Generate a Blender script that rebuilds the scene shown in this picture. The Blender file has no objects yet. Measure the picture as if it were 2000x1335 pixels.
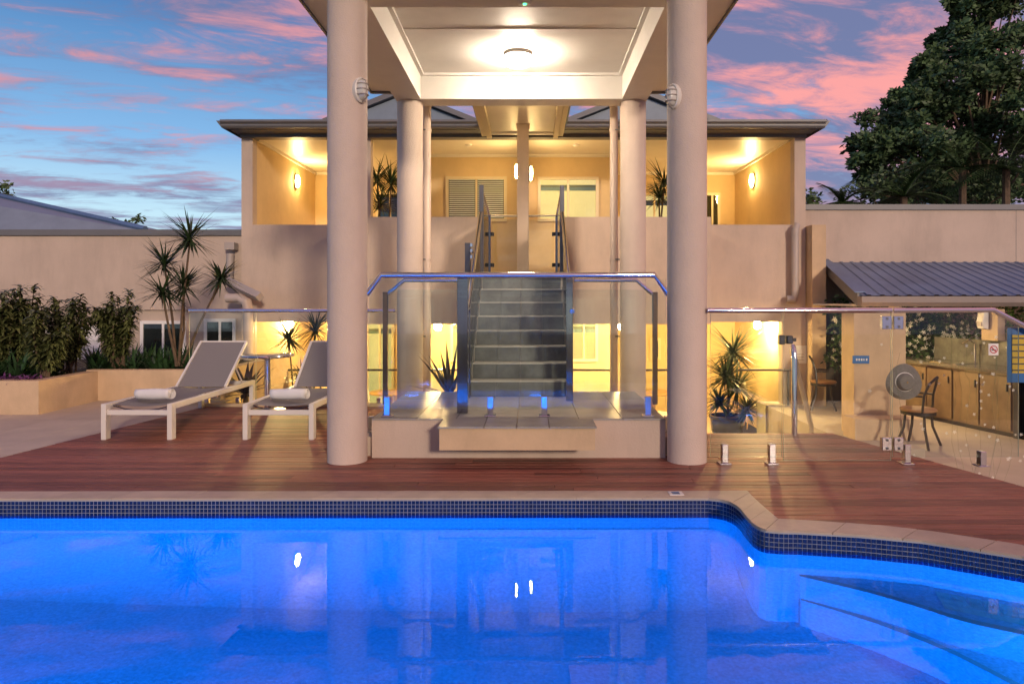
import bpy, math, random
import numpy as np
from mathutils import Vector, Matrix
random.seed(7)
R = math.radians
S = bpy.context.scene
COL = S.collection

# ---------------------------------------------------------------- camera
F = 1350.0; CX, CY, H = 1035.0, 585.0, 1.4          # focal length / vanishing point in photo pixels, eye height
cam = bpy.data.cameras.new('camera'); camo = bpy.data.objects.new('camera', cam); COL.objects.link(camo)
cam.sensor_width = 36; cam.lens = 36 * F / 2000
cam.shift_x = (1000 - CX) / 2000; cam.shift_y = (CY - 667.5) / 2000
cam.clip_start = 0.05; cam.clip_end = 2000
camo.location = (0, 0, H); camo.rotation_euler = (R(90), 0, 0)
S.camera = camo

def P(px, py, Y):
    return Vector(((px - CX) / F * Y, Y, H - (py - CY) / F * Y))

# ---------------------------------------------------------------- world, sun, exposure
SUN_DIR = Vector((-0.36, 1, -0.27)).normalized()
W = bpy.data.worlds.new('World'); S.world = W; W.use_nodes = True
nt = W.node_tree; nt.nodes.clear()
def N(t, **k):
    n = nt.nodes.new(t)
    for a, b in k.items(): setattr(n, a, b)
    return n
def L(a, b): nt.links.new(a, b)
def M(op, a, b=None, c=None, clamp=False):
    n = N('ShaderNodeMath', operation=op); n.use_clamp = clamp
    for i, v in enumerate((a, b, c)):
        if v is None: continue
        if isinstance(v, (int, float)): n.inputs[i].default_value = v
        else: L(v, n.inputs[i])
    return n.outputs[0]
def ramp(fac, stops, interp='LINEAR'):
    n = N('ShaderNodeValToRGB'); n.color_ramp.interpolation = interp
    e = n.color_ramp.elements
    while len(e) < len(stops): e.new(0.5)
    for el, (p, c) in zip(e, stops):
        el.position = p; el.color = (*c, 1)
    L(fac, n.inputs[0]); return n.outputs[0]
def mixc(f, a, b):
    n = N('ShaderNodeMix', data_type='RGBA')
    if isinstance(f, (int, float)): n.inputs[0].default_value = f
    else: L(f, n.inputs[0])
    for i, v in ((6, a), (7, b)):
        if isinstance(v, tuple): n.inputs[i].default_value = (*v, 1)
        else: L(v, n.inputs[i])
    return n.outputs[2]
out = N('ShaderNodeOutputWorld'); bg = N('ShaderNodeBackground'); L(bg.outputs[0], out.inputs[0])
tc = N('ShaderNodeTexCoord'); sep = N('ShaderNodeSeparateXYZ'); L(tc.outputs['Generated'], sep.inputs[0])
dx, dy, dz = sep.outputs
zc = M('MAXIMUM', dz, 0.0)
base = ramp(zc, [(0.0, (.62, .74, .80)), (0.11, (.52, .76, .90)), (0.20, (.22, .46, .78)), (0.38, (.045, .17, .44)), (1.0, (.03, .09, .26))])
sky = N('ShaderNodeTexSky', sky_type='NISHITA'); sky.sun_disc = False
sky.sun_elevation = math.asin(-SUN_DIR.z); sky.sun_rotation = math.atan2(-SUN_DIR.x, -SUN_DIR.y)
skyd = N('ShaderNodeVectorMath', operation='SCALE'); L(sky.outputs[0], skyd.inputs[0]); skyd.inputs['Scale'].default_value = 0.05
base = mixc(0.12, base, skyd.outputs[0])
# clouds live on a flat layer overhead: direction projected on a plane
den = M('ADD', zc, 0.10)
u = M('DIVIDE', dx, den); v = M('DIVIDE', dy, den)
cmb = N('ShaderNodeCombineXYZ'); L(M('MULTIPLY', u, 1.0), cmb.inputs[0]); L(M('MULTIPLY_ADD', v, 2.0, M('MULTIPLY', u, -0.4)), cmb.inputs[1])
def noise(scale, detail, rough, off, dist=0.0):
    mp = N('ShaderNodeMapping'); mp.inputs['Location'].default_value = off
    L(cmb.outputs[0], mp.inputs[0])
    n = N('ShaderNodeTexNoise'); n.inputs['Scale'].default_value = scale; n.inputs['Detail'].default_value = detail
    n.inputs['Roughness'].default_value = rough; n.inputs['Distortion'].default_value = dist
    L(mp.outputs[0], n.inputs['Vector']); return n.outputs[0]
n1 = noise(0.85, 9, .62, (3.1, 1.7, 0), .4)
n2 = noise(2.6, 8, .65, (9.3, 4.2, 0), .6)
n3 = noise(1.3, 6, .6, (1.3, 7.7, 2.0), .3)
# cloud bank is thicker toward +X (the side where the afterglow stands)
bias = M('MULTIPLY_ADD', dx, 0.13, 0.07)
dens = M('ADD', M('ADD', M('MULTIPLY', n1, .55), M('MULTIPLY', n2, .45)), bias)
cov = ramp(dens, [(0.45, (0, 0, 0)), (0.60, (1, 1, 1))], 'EASE')
pinkf = ramp(M('ADD', M('MULTIPLY', n2, .55), M('MULTIPLY', n3, .45)), [(0.42, (0, 0, 0)), (0.60, (1, 1, 1))], 'EASE')
lowfade = ramp(zc, [(0.12, (0, 0, 0)), (0.20, (1, 1, 1))], 'EASE')
pinkf = M('MULTIPLY', M('MULTIPLY', pinkf, M('MULTIPLY_ADD', lowfade, .75, .25)), M('MULTIPLY_ADD', dx, .5, .85, clamp=True))
cloudc = mixc(pinkf, (.16, .18, .33), (.92, .33, .29))
skyc = mixc(M('MULTIPLY', cov, .9), base, cloudc)
L(skyc, bg.inputs[0]); bg.inputs[1].default_value = 0.85

sl = bpy.data.lights.new('sun', 'SUN'); sl.energy = 1.45; sl.angle = R(5); sl.color = (1, .79, .61)
so = bpy.data.objects.new('sun', sl); COL.objects.link(so); so.location = (8, -20, 12)
so.rotation_euler = SUN_DIR.to_track_quat('-Z', 'Y').to_euler()
S.view_settings.view_transform = 'Standard'; S.view_settings.look = 'None'
S.view_settings.exposure = 0.47; S.view_settings.gamma = 1
S.render.engine = 'CYCLES'
S.cycles.max_bounces = 10; S.cycles.transparent_max_bounces = 24; S.cycles.glossy_bounces = 5
S.cycles.caustics_reflective = False; S.cycles.caustics_refractive = False
S.cycles.use_denoising = True; S.cycles.sample_clamp_indirect = 6

# ---------------------------------------------------------------- materials
MATS = {}
def mat(name, col, rough=.6, metal=0, var=.12, vscale=3.0, bump=0.0, bscale=60, spec=.5, stretch=None, col2=None, emit=None, estr=0, perobj=0.0, streak=0.0):
    m = bpy.data.materials.new(name); m.use_nodes = True; t = m.node_tree; b = t.nodes['Principled BSDF']
    b.inputs['Roughness'].default_value = rough; b.inputs['Metallic'].default_value = metal
    b.inputs['Specular IOR Level'].default_value = spec
    g = t.nodes.new('ShaderNodeNewGeometry')
    mp = t.nodes.new('ShaderNodeMapping'); t.links.new(g.outputs['Position'], mp.inputs[0])
    if stretch: mp.inputs['Scale'].default_value = stretch
    n = t.nodes.new('ShaderNodeTexNoise'); n.inputs['Scale'].default_value = vscale; n.inputs['Detail'].default_value = 7; n.inputs['Roughness'].default_value = .62
    t.links.new(mp.outputs[0], n.inputs['Vector'])
    r = t.nodes.new('ShaderNodeValToRGB'); e = r.color_ramp.elements
    c2 = col2 or tuple(c * (1 + var) for c in col)
    e[0].position = .3; e[0].color = (*[max(0, c * (1 - var)) for c in col], 1)
    e[1].position = .7; e[1].color = (*[min(1, c) for c in c2], 1)
    t.links.new(n.outputs[0], r.inputs[0]); cout = r.outputs[0]
    if streak:      # rain streaks and grime: stretched noise
        mp2 = t.nodes.new('ShaderNodeMapping'); mp2.inputs['Scale'].default_value = (1.6, 1.6, .4); t.links.new(g.outputs['Position'], mp2.inputs[0])
        ns = t.nodes.new('ShaderNodeTexNoise'); ns.inputs['Scale'].default_value = 1.6; ns.inputs['Detail'].default_value = 8; ns.inputs['Roughness'].default_value = .7
        t.links.new(mp2.outputs[0], ns.inputs['Vector'])
        rs = t.nodes.new('ShaderNodeMapRange'); rs.inputs[1].default_value = .45; rs.inputs[2].default_value = .75; rs.inputs[3].default_value = 1; rs.inputs[4].default_value = 1 - streak
        t.links.new(ns.outputs[0], rs.inputs[0])
        vm = t.nodes.new('ShaderNodeVectorMath'); vm.operation = 'SCALE'; t.links.new(cout, vm.inputs[0]); t.links.new(rs.outputs[0], vm.inputs['Scale']); cout = vm.outputs[0]
    if perobj:
        oi = t.nodes.new('ShaderNodeObjectInfo'); rs = t.nodes.new('ShaderNodeMapRange')
        rs.inputs[3].default_value = 1 - perobj; rs.inputs[4].default_value = 1 + perobj
        t.links.new(oi.outputs['Random'], rs.inputs[0])
        vm = t.nodes.new('ShaderNodeVectorMath'); vm.operation = 'SCALE'; t.links.new(cout, vm.inputs[0]); t.links.new(rs.outputs[0], vm.inputs['Scale']); cout = vm.outputs[0]
    t.links.new(cout, b.inputs['Base Color'])
    if bump:
        nb = t.nodes.new('ShaderNodeTexNoise'); nb.inputs['Scale'].default_value = bscale; nb.inputs['Detail'].default_value = 4
        t.links.new(mp.outputs[0], nb.inputs['Vector'])
        bp = t.nodes.new('ShaderNodeBump'); bp.inputs['Strength'].default_value = bump; bp.inputs['Distance'].default_value = .01
        t.links.new(nb.outputs[0], bp.inputs['Height']); t.links.new(bp.outputs[0], b.inputs['Normal'])
    if emit:
        b.inputs['Emission Color'].default_value = (*emit, 1); b.inputs['Emission Strength'].default_value = estr
    MATS[name] = m; return m
mat('stucco', (.54, .43, .345), .85, bump=.35, bscale=70, var=.09, vscale=1.0, streak=.17)
mat('stucco_column', (.62, .50, .42), .8, bump=.5, bscale=90, var=.05, streak=.08)
mat('wall_cream', (.68, .51, .28), .8, bump=.2, bscale=70, var=.05, streak=.06)
mat('planter_render', (.58, .42, .26), .85, bump=.3, bscale=60, var=.1, streak=.15)
mat('white_paint', (.82, .79, .75), .5, var=.04, bump=.08, bscale=30)
mat('ceiling_cream', (.78, .72, .62), .42, var=.04)
mat('trim', (.145, .145, .15), .45, var=.08)
mat('roof_blue', (.11, .16, .21), .4, var=.15, metal=.2)
mat('roof_grey', (.12, .19, .32), .42, var=.2, vscale=1.5, metal=.2)
mat('roof_pale', (.2, .25, .31), .5, var=.1)
mat('deck_wood', (.235, .080, .052), .52, var=.5, vscale=6, stretch=(.5, 9, 9), bump=.25, bscale=25, perobj=.36)
mat('joist', (.02, .012, .01), .8)
mat('paving', (.47, .40, .32), .6, var=.1, vscale=2.5, perobj=.05, bump=.1)
mat('concrete', (.45, .38, .29), .75, var=.1, vscale=1.5, bump=.1)
mat('grout', (.36, .33, .29), .9)
mat('coping', (.46, .37, .29), .55, var=.12, vscale=6, perobj=.07, bump=.15)
mat('tile_grey', (.30, .29, .265), .42, var=.16, vscale=4, perobj=.07, bump=.08)
mat('tile_dark', (.13, .14, .14), .38, var=.35, vscale=5, perobj=.12)
mat('tile_nosing', (.46, .45, .42), .45, var=.1)
mat('pool_tile', (.008, .025, .13), .12, var=.5, vscale=35)
mat('pool_grout', (.35, .38, .45), .8)
mat('pool_pebble', (.50, .62, .72), .7, var=.22, vscale=45, bump=.2)
mat('step_tile', (.52, .62, .56), .5, var=.2, vscale=8, perobj=.1)
mat('glass_edge', (.42, .50, .44), .2, var=.03)
mat('chrome_reflect_dark', (.26, .26, .28), .1, 1, var=.03)  # chrome whose colour carries the dark reflections of the pool surroundings
mat('chrome', (.72, .72, .74), .09, 1, var=.02)
mat('steel_dark', (.12, .12, .13), .3, .9, var=.05)
mat('black_plastic', (.015, .015, .016), .4)
mat('white_metal', (.70, .66, .60), .38, var=.03)
mat('sling', (.20, .185, .18), .8, var=.06, vscale=120, bump=.3, bscale=400)
mat('towel', (.82, .80, .79), .95, var=.04, bump=.8, bscale=160)
mat('pipe_cream', (.60, .48, .40), .5, var=.04)
mat('gutter_taupe', (.24, .2, .18), .5, var=.06)
mat('pipe_grey', (.42, .36, .32), .5, var=.06)
mat('window_frame', (.70, .60, .40), .45, var=.03)
mat('blind', (.74, .80, .78), .6, var=.03)
mat('dark_void', (.03, .032, .028), .3, var=.3)
mat('curtain', (.10, .075, .05), .9, stretch=(30, 1, .2), var=.4)
mat('leaf', (.05, .10, .03), .45, var=.55, vscale=4, spec=.35)
mat('leaf_tree', (.08, .13, .055), .5, var=.6, vscale=1.6, spec=.3)
mat('leaf_shrub', (.045, .085, .028), .38, var=.7, vscale=9, spec=.45, col2=(.18, .20, .07))
mat('leaf_strap', (.03, .07, .025), .4, var=.6, vscale=7)
mat('leaf_dracaena', (.03, .055, .02), .42, var=.5, vscale=6)
mat('leaf_purple', (.20, .07, .20), .5, var=.4, vscale=12)
mat('leaf_bronze', (.05, .035, .03), .4, var=.5, vscale=9)
mat('bark', (.12, .08, .05), .9, var=.4, vscale=12, bump=.4)
mat('soil', (.02, .014, .01), .95)
mat('petal', (.85, .83, .74), .6, var=.03)
mat('cabinet', (.22, .14, .075), .4, var=.18, vscale=5, bump=.05)
mat('granite', (.15, .13, .10), .15, var=.5, vscale=60)
mat('splash', (.20, .19, .16), .2, var=.25, vscale=9)
mat('seat_wood', (.36, .19, .08), .5, var=.2)
mat('chair_dark', (.03, .02, .014), .4)
mat('fabric_white', (.7, .66, .58), .9)
mat('wood_light', (.42, .24, .10), .5, var=.2)
mat('pot_blue', (.02, .03, .07), .12, var=.3)
mat('sign_blue', (.01, .12, .36), .4, var=.03)
mat('sign_yellow', (.55, .38, .02), .5, var=.05)
mat('sign_white', (.75, .72, .68), .5, var=.02)
mat('sign_red', (.45, .02, .03), .5)
mat('sign_ink', (.03, .03, .04), .5)
mat('hat_grey', (.17, .16, .145), .8, var=.15, vscale=40)
mat('terracotta', (.35, .10, .04), .6)
mat('ground', (.06, .06, .04), .9, var=.3, vscale=.5)
mat('lamp_warm', (.9, .8, .6), .4, emit=(1, .66, .25), estr=290)
mat('lamp_soft', (.9, .8, .6), .4, emit=(1, .66, .25), estr=120)
mat('lamp_white', (.9, .88, .85), .4, emit=(1, .82, .62), estr=170)
mat('lamp_tube', (.9, .8, .6), .4, emit=(1, .66, .28), estr=150)
mat('lamp_globe', (.9, .8, .6), .4, emit=(1, .66, .25), estr=1150)
mat('lamp_awning', (.9, .8, .6), .4, emit=(1, .68, .34), estr=420)
mat('lamp_off', (.62, .60, .55), .25, var=.02)
mat('lamp_green', (.05, .5, .2), .4, emit=(.1, 1, .4), estr=2)
mat('window_lit', (.7, .55, .3), .6, emit=(1, .66, .25), estr=1.1)
mat('pool_lamp', (.5, .6, .9), .4, emit=(.05, .25, 1), estr=6)

def thin(name, tint, refl, rough=0.0, ior=1.45, bumpy=0):
    m = bpy.data.materials.new(name); m.use_nodes = True; t = m.node_tree; t.nodes.clear()
    o = t.nodes.new('ShaderNodeOutputMaterial'); mx = t.nodes.new('ShaderNodeMixShader')
    tr = t.nodes.new('ShaderNodeBsdfRefraction' if bumpy else 'ShaderNodeBsdfTransparent'); tr.inputs[0].default_value = (*tint, 1)
    if bumpy: tr.inputs['IOR'].default_value = ior; tr.inputs['Roughness'].default_value = 0
    gl = t.nodes.new('ShaderNodeBsdfGlossy'); gl.inputs['Roughness'].default_value = rough
    fr = t.nodes.new('ShaderNodeFresnel'); fr.inputs[0].default_value = ior
    mm = t.nodes.new('ShaderNodeMath'); mm.operation = 'MULTIPLY'; mm.inputs[1].default_value = refl
    t.links.new(fr.outputs[0], mm.inputs[0]); t.links.new(mm.outputs[0], mx.inputs[0])
    t.links.new(tr.outputs[0], mx.inputs[1]); t.links.new(gl.outputs[0], mx.inputs[2]); t.links.new(mx.outputs[0], o.inputs[0])
    if bumpy:
        g = t.nodes.new('ShaderNodeNewGeometry'); n = t.nodes.new('ShaderNodeTexNoise'); n.inputs['Scale'].default_value = 3.0; n.inputs['Detail'].default_value = 4
        t.links.new(g.outputs['Position'], n.inputs['Vector'])
        bp = t.nodes.new('ShaderNodeBump'); bp.inputs['Strength'].default_value = bumpy; bp.inputs['Distance'].default_value = .01
        t.links.new(n.outputs[0], bp.inputs['Height'])
        t.links.new(bp.outputs[0], gl.inputs['Normal']); t.links.new(bp.outputs[0], fr.inputs['Normal'])
    MATS[name] = m
thin('glass', (.95, .975, .955), 1.0)
thin('pane_glass', (.75, .8, .78), 1.6)
thin('water', (.42, .85, 1.0), 1.0, .0, 1.33, .09)

# ---------------------------------------------------------------- mesh helpers
class MB:
    def __init__(s): s.v = []; s.f = []
    def add(s, vs, fs):
        o = len(s.v); s.v += [tuple(q) for q in vs]; s.f += [tuple(i + o for i in q) for q in fs]; return s
    def box(s, x0, x1, y0, y1, z0, z1):
        return s.add([(x0, y0, z0), (x1, y0, z0), (x1, y1, z0), (x0, y1, z0), (x0, y0, z1), (x1, y0, z1), (x1, y1, z1), (x0, y1, z1)],
                     [(3, 2, 1, 0), (4, 5, 6, 7), (0, 1, 5, 4), (1, 2, 6, 5), (2, 3, 7, 6), (3, 0, 4, 7)])
    def prism(s, pts, z0, z1):          # xy polygon (counter-clockwise), extruded in z
        n = len(pts)
        return s.add([(p[0], p[1], z0) for p in pts] + [(p[0], p[1], z1) for p in pts],
                     [tuple(range(n))[::-1], tuple(range(n, 2 * n))] + [(i, (i + 1) % n, n + (i + 1) % n, n + i) for i in range(n)])
    def extr(s, pts, d):                # any planar 3D polygon extruded by vector d
        n = len(pts); d = Vector(d); pts = [Vector(p) for p in pts]
        return s.add(pts + [p + d for p in pts],
                     [tuple(range(n))[::-1], tuple(range(n, 2 * n))] + [(i, (i + 1) % n, n + (i + 1) % n, n + i) for i in range(n)])
    def tube(s, pts, r, n=8, cap=True):
        pts = [Vector(p) for p in pts]; rs = r if isinstance(r, (list, tuple)) else [r] * len(pts)
        vs = []; fs = []; up = None
        for i, p in enumerate(pts):
            t = (pts[min(i + 1, len(pts) - 1)] - pts[max(i - 1, 0)]).normalized()
            if up is None: up = Vector((0, 0, 1)) if abs(t.z) < .9 else Vector((1, 0, 0))
            a = t.cross(up).normalized(); b = a.cross(t).normalized(); up = b
            k = 1.0
            if 0 < i < len(pts) - 1:
                c = (pts[i] - pts[i - 1]).normalized().dot((pts[i + 1] - pts[i]).normalized())
                k = min(1.5, 1 / max(.4, math.sqrt((1 + c) / 2)))
            for j in range(n):
                w = 2 * math.pi * j / n
                vs.append(p + a * math.cos(w) * rs[i] * k + b * math.sin(w) * rs[i])
        for i in range(len(pts) - 1):
            for j in range(n):
                fs.append((i * n + j, i * n + (j + 1) % n, (i + 1) * n + (j + 1) % n, (i + 1) * n + j))
        if cap: fs += [tuple(range(n))[::-1], tuple(range((len(pts) - 1) * n, len(pts) * n))]
        return s.add(vs, fs)
    def lathe(s, c, prof, n=24):        # prof: (radius, z) about vertical axis at c
        vs = []; fs = []
        for r_, z in prof:
            for j in range(n):
                w = 2 * math.pi * j / n; vs.append((c[0] + r_ * math.cos(w), c[1] + r_ * math.sin(w), c[2] + z))
        for i in range(len(prof) - 1):
            for j in range(n): fs.append((i * n + j, i * n + (j + 1) % n, (i + 1) * n + (j + 1) % n, (i + 1) * n + j))
        fs += [tuple(range(n))[::-1], tuple(range((len(prof) - 1) * n, len(prof) * n))]
        return s.add(vs, fs)
    def build(s, name, m, parent=None, smooth=False, bevel=0, local=False, kind=None):
        off = Vector((0, 0, 0)); p = parent
        while p is not None and not local: off += p.location; p = p.parent
        me = bpy.data.meshes.new(name)
        me.from_pydata([tuple(Vector(q) - off) for q in s.v] if off.length else s.v, [], s.f)
        if smooth:
            me.shade_smooth(); me.set_sharp_from_angle(angle=R(38))
        me.materials.append(MATS[m]); me.update()
        o = bpy.data.objects.new(name, me); COL.objects.link(o); o.parent = parent
        if bevel:
            b = o.modifiers.new('bevel', 'BEVEL'); b.width = bevel; b.segments = 2; b.limit_method = 'ANGLE'
        if kind: o['kind'] = kind
        return o
def B(*a): return MB().box(*a)
def T(*a, **k): return MB().tube(*a, **k)
def thing(name, label, cat, loc=(0, 0, 0), group=None, rz=0):
    o = bpy.data.objects.new(name, None); COL.objects.link(o); o.location = loc; o.rotation_euler = (0, 0, rz)
    o.empty_display_size = .1
    return tag(o, label, cat, group)
def tag(o, label, cat, group=None):
    o['label'] = label; o['category'] = cat
    if group: o['group'] = group
    return o
def struct(o): o['kind'] = 'structure'; return o
def sname(name, loc=(0, 0, 0)):
    o = bpy.data.objects.new(name, None); COL.objects.link(o); o.location = loc; return struct(o)
def copy_tree(o, parent=None):
    c = o.copy(); COL.objects.link(c); c.parent = parent
    for ch in list(o.children): copy_tree(ch, c)
    return c
def point(name, loc, col, energy, rad=.06, parent=None):
    l = bpy.data.lights.new(name, 'POINT'); l.energy = energy; l.color = col; l.shadow_soft_size = rad
    o = bpy.data.objects.new(name, l); COL.objects.link(o)
    off = Vector((0, 0, 0)); p = parent
    while p is not None: off += p.location; p = p.parent
    o.location = Vector(loc) - off; o.parent = parent; return o
WARM = (1, .62, .24)

# ================================================================ GROUND, POOL, DECK
struct(B(-150, 150, -60, 300, -2.4, -2.2).build('ground', 'ground'))

LIP = [(-9, 4.83), (-3.72, 4.85), (0, 4.87), (1.259, 4.871), (1.33, 4.84), (1.378, 4.785), (1.402, 4.70), (1.406, 4.598), (1.396, 4.45), (1.394, 4.305), (1.405, 4.24), (1.434, 4.2), (1.52, 4.178), (1.622, 4.172), (1.963, 4.109), (2.274, 4.013), (2.487, 3.881), (2.686, 3.757), (2.9, 3.5), (3.03, 3.15), (3.1, 2.7), (3.1, 1.0)]
OUTER = [(-9, 5.03), (-3.72, 5.035), (0, 5.045), (1.45, 5.05), (1.59, 5.053), (1.582, 4.95), (1.579, 4.834), (1.578, 4.7), (1.58, 4.55), (1.583, 4.406), (1.766, 4.375), (2.17, 4.276), (2.426, 4.172), (2.779, 3.954), (3.0, 3.72), (3.2, 3.4), (3.32, 2.9), (3.34, 1.0)]
def resample(pts, step):
    out_ = [Vector(pts[0])]; acc = 0
    for a, b in zip(pts[:-1], pts[1:]):
        a = Vector(a); b = Vector(b); d = (b - a).length; t = step - acc
        while t <= d:
            out_.append(a + (b - a) * (t / d)); t += step
        acc = (acc + d) % step if d else acc
        acc = d - (t - step)
    return out_
WZ = -0.115
pool = sname('pool', (0, 3, 0))
wall = MB(); n = len(LIP)
wall.add([(x, y, -.04) for x, y in LIP] + [(x, y, -1.15) for x, y in LIP], [(i, i + 1, n + i + 1, n + i) for i in range(n - 1)])
wall.build('pool_wall', 'pool_pebble', pool)
B(-9, 4, .9, 5.2, -1.25, -1.15).build('pool_floor', 'pool_pebble', pool)
cv = [(4.86 - .58 * (1 - math.cos(a_ * math.pi / 20)), -.40 - .755 * math.sin(a_ * math.pi / 20)) for a_ in range(11)]
MB().add([(x_, y_, z_) for x_ in (-9, 1.398) for y_, z_ in cv], [(i, i + 1, 12 + i, 11 + i) for i in range(10)]).build('pool_cove', 'pool_pebble', pool, smooth=True)
B(-9, 3.4, .8, .95, -1.15, -.01).build('pool_wall', 'pool_pebble', pool)
# waterline mosaic: one joined part, tiles are under ten pixels each
tl = MB(); gr = MB(); rs = resample(LIP, .0275)
for a, b in zip(rs[:-1], rs[1:]):
    if a.x < -6.2: continue
    d = (b - a).normalized(); nrm = Vector((d.y, -d.x)); g = .0016
    for k in range(6):
        z1 = -.012 - k * .0275 - g; z0 = z1 - .0275 + 2 * g
        p = a + d * g + nrm * .006; q = b - d * g + nrm * .006
        tl.add([(p.x, p.y, z0), (q.x, q.y, z0), (q.x, q.y, z1), (p.x, p.y, z1)], [(0, 1, 2, 3)])
    p = a + nrm * .003; q = b + nrm * .003
    gr.add([(p.x, p.y, -.18), (q.x, q.y, -.18), (q.x, q.y, -.005), (p.x, p.y, -.005)], [(0, 1, 2, 3)])
tl.build('waterline_tiles', 'pool_tile', pool, kind='stuff'); gr.build('tile_grout', 'pool_grout', pool)
# entry steps in the bulge at the right
for k, (inset, top) in enumerate(((.40, -.50), (.70, -.82))):
    arc = [tuple(p) for p in resample(LIP[13:], .12)]
    c = Vector((1.5, 1.4))
    inn = [Vector(p) + (c - Vector(p)).normalized() * (inset * min(1, .06 + .94 * (Vector(p) - Vector(arc[0])).length / (.75 + .3 * k))) for p in arc]
    ring = [tuple(p) for p in arc] + [tuple(p) for p in inn[::-1]]
    m_ = MB(); nn = len(arc)
    vs = [(p[0], p[1], top) for p in arc] + [(p.x, p.y, top) for p in inn] + [(p.x, p.y, -1.15) for p in inn]
    fs = [(i, nn + i, nn + i + 1, i + 1) for i in range(nn - 1)] + [(nn + i, 2 * nn + i, 2 * nn + i + 1, nn + i + 1) for i in range(nn - 1)]
    vs += [(arc[0][0], arc[0][1], -1.15)]; fs.append((0, 3 * nn, 2 * nn, nn)); m_.add(vs, fs); m_.build('pool_step', 'pool_pebble', pool)
    no_ = [p + (Vector(q) - p).normalized() * .05 for p, q in zip(inn, arc)]
    MB().add([(p.x, p.y, top + .003) for p in inn] + [(p.x, p.y, top + .003) for p in no_], [(i, i + 1, nn + i + 1, nn + i) for i in range(nn - 1)]).build('step_nosing', 'tile_nosing', pool)
    if k == 0:   # strip of dark mosaic inset in the tread
        a1 = resample([tuple(Vector(p) + (c - Vector(p)).normalized() * .06) for p in arc[6:]], .075)
        for r_ in range(3):
            for p, q in zip(a1[:-1], a1[1:]):
                d = (q - p).normalized(); nn2 = (c - p).normalized(); o_ = nn2 * (r_ * .076)
                e = d * .003; w = nn2 * .07
                quad = [p + o_ + e, q + o_ - e, q + o_ + w - e, p + o_ + w + e]
                MB().add([(t.x, t.y, top + .004) for t in quad], [(0, 1, 2, 3)]).build('step_tile', 'step_tile', pool)
# coping stones
def param(pts):
    Ls = [0]
    for a, b in zip(pts[:-1], pts[1:]): Ls.append(Ls[-1] + (Vector(b) - Vector(a)).length)
    return Ls
def at(pts, Ls, t):
    t = max(0, min(1, t)) * Ls[-1]
    for i in range(len(pts) - 1):
        if t <= Ls[i + 1] + 1e-9:
            f = (t - Ls[i]) / max(1e-9, Ls[i + 1] - Ls[i]); return Vector(pts[i]).lerp(Vector(pts[i + 1]), f)
def stones(lo, hi, cnt, sub):
    l1, l2 = param(lo), param(hi)
    for i in range(cnt):
        t0, t1 = i / cnt, (i + 1) / cnt; e = .0025 / l1[-1]
        a = [at(lo, l1, t0 + e + (t1 - t0 - 2 * e) * j / sub) for j in range(sub + 1)]
        b = [at(hi, l2, t0 + e + (t1 - t0 - 2 * e) * j / sub) for j in range(sub + 1)]
        MB().prism([tuple(p) for p in a] + [tuple(p) for p in b[::-1]], -.045, .006 + random.uniform(0, .0015)).build('coping_stone', 'coping', pool)
off_ = lambda pts: [(x, y) for x, y in pts]
stones(off_(LIP[:4]), off_(OUTER[:4]), 22, 1)
stones(off_(LIP[3:12]), off_(OUTER[3:10]), 4, 6)
stones(off_(LIP[11:]), off_(OUTER[9:]), 11, 4)
wat = MB().add([(x, y, WZ) for x, y in LIP] + [(3.1, .95, WZ), (-9, .95, WZ)], [tuple(range(n + 2))[::-1]]).build('water', 'water')
struct(wat)
# depth plate on the coping
dp = thing('depth_marker', 'small white depth marker plate with blue bars set on pool coping', 'marker', P(1320, 964, 4.97))
b0 = dp.location; x0, y0 = b0.x, b0.y
B(x0 - .05, x0 + .05, y0 - .045, y0 + .045, .007, .012).build('plate', 'sign_white', dp)
for k in range(3): B(x0 - .03, x0 + .025, y0 - .03 + k * .022, y0 - .016 + k * .022, .012, .0135).build('printed_bar', 'sign_ink' if k % 2 else 'sign_blue', dp)
# pool lamps on the near wall, out of view below the camera
for i, (lx, who) in enumerate(((-6.2, 'leftmost'), (-4.0, 'second from left'), (-1.9, 'second from right'), (.1, 'rightmost'))):
    pl = thing('pool_lamp', 'round blue underwater lamp on the near pool wall, %s one' % who, 'pool lamp', (lx, .96, -.3), 'underwater lamps on the near pool wall')
    m_ = MB(); ring = [(lx + .09 * math.cos(a_ * math.pi / 8), .97, -.3 + .09 * math.sin(a_ * math.pi / 8)) for a_ in range(16)]
    m_.extr(ring, (0, .03, 0)).build('lens', 'pool_lamp', pl)
    point('pool_light', (lx, 1.35, -.27), (.0, .22, 1), 175, .12, pl)

pl = thing('pool_lamp', 'added blue underwater lamp, out of view, brightening the pool entry steps', 'pool lamp', (3.08, 2.6, -.25), 'underwater lamps on the near pool wall')
MB().extr([(3.09, 2.6 + .07 * math.cos(a_ * math.pi / 8), -.25 + .07 * math.sin(a_ * math.pi / 8)) for a_ in range(16)], (-.03, 0, 0)).build('lens', 'pool_lamp', pl)
point('pool_light', (2.9, 2.65, -.19), (.05, .36, 1), 34, .05, pl)  # added light that lifts the dark step treads, set out of view
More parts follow.
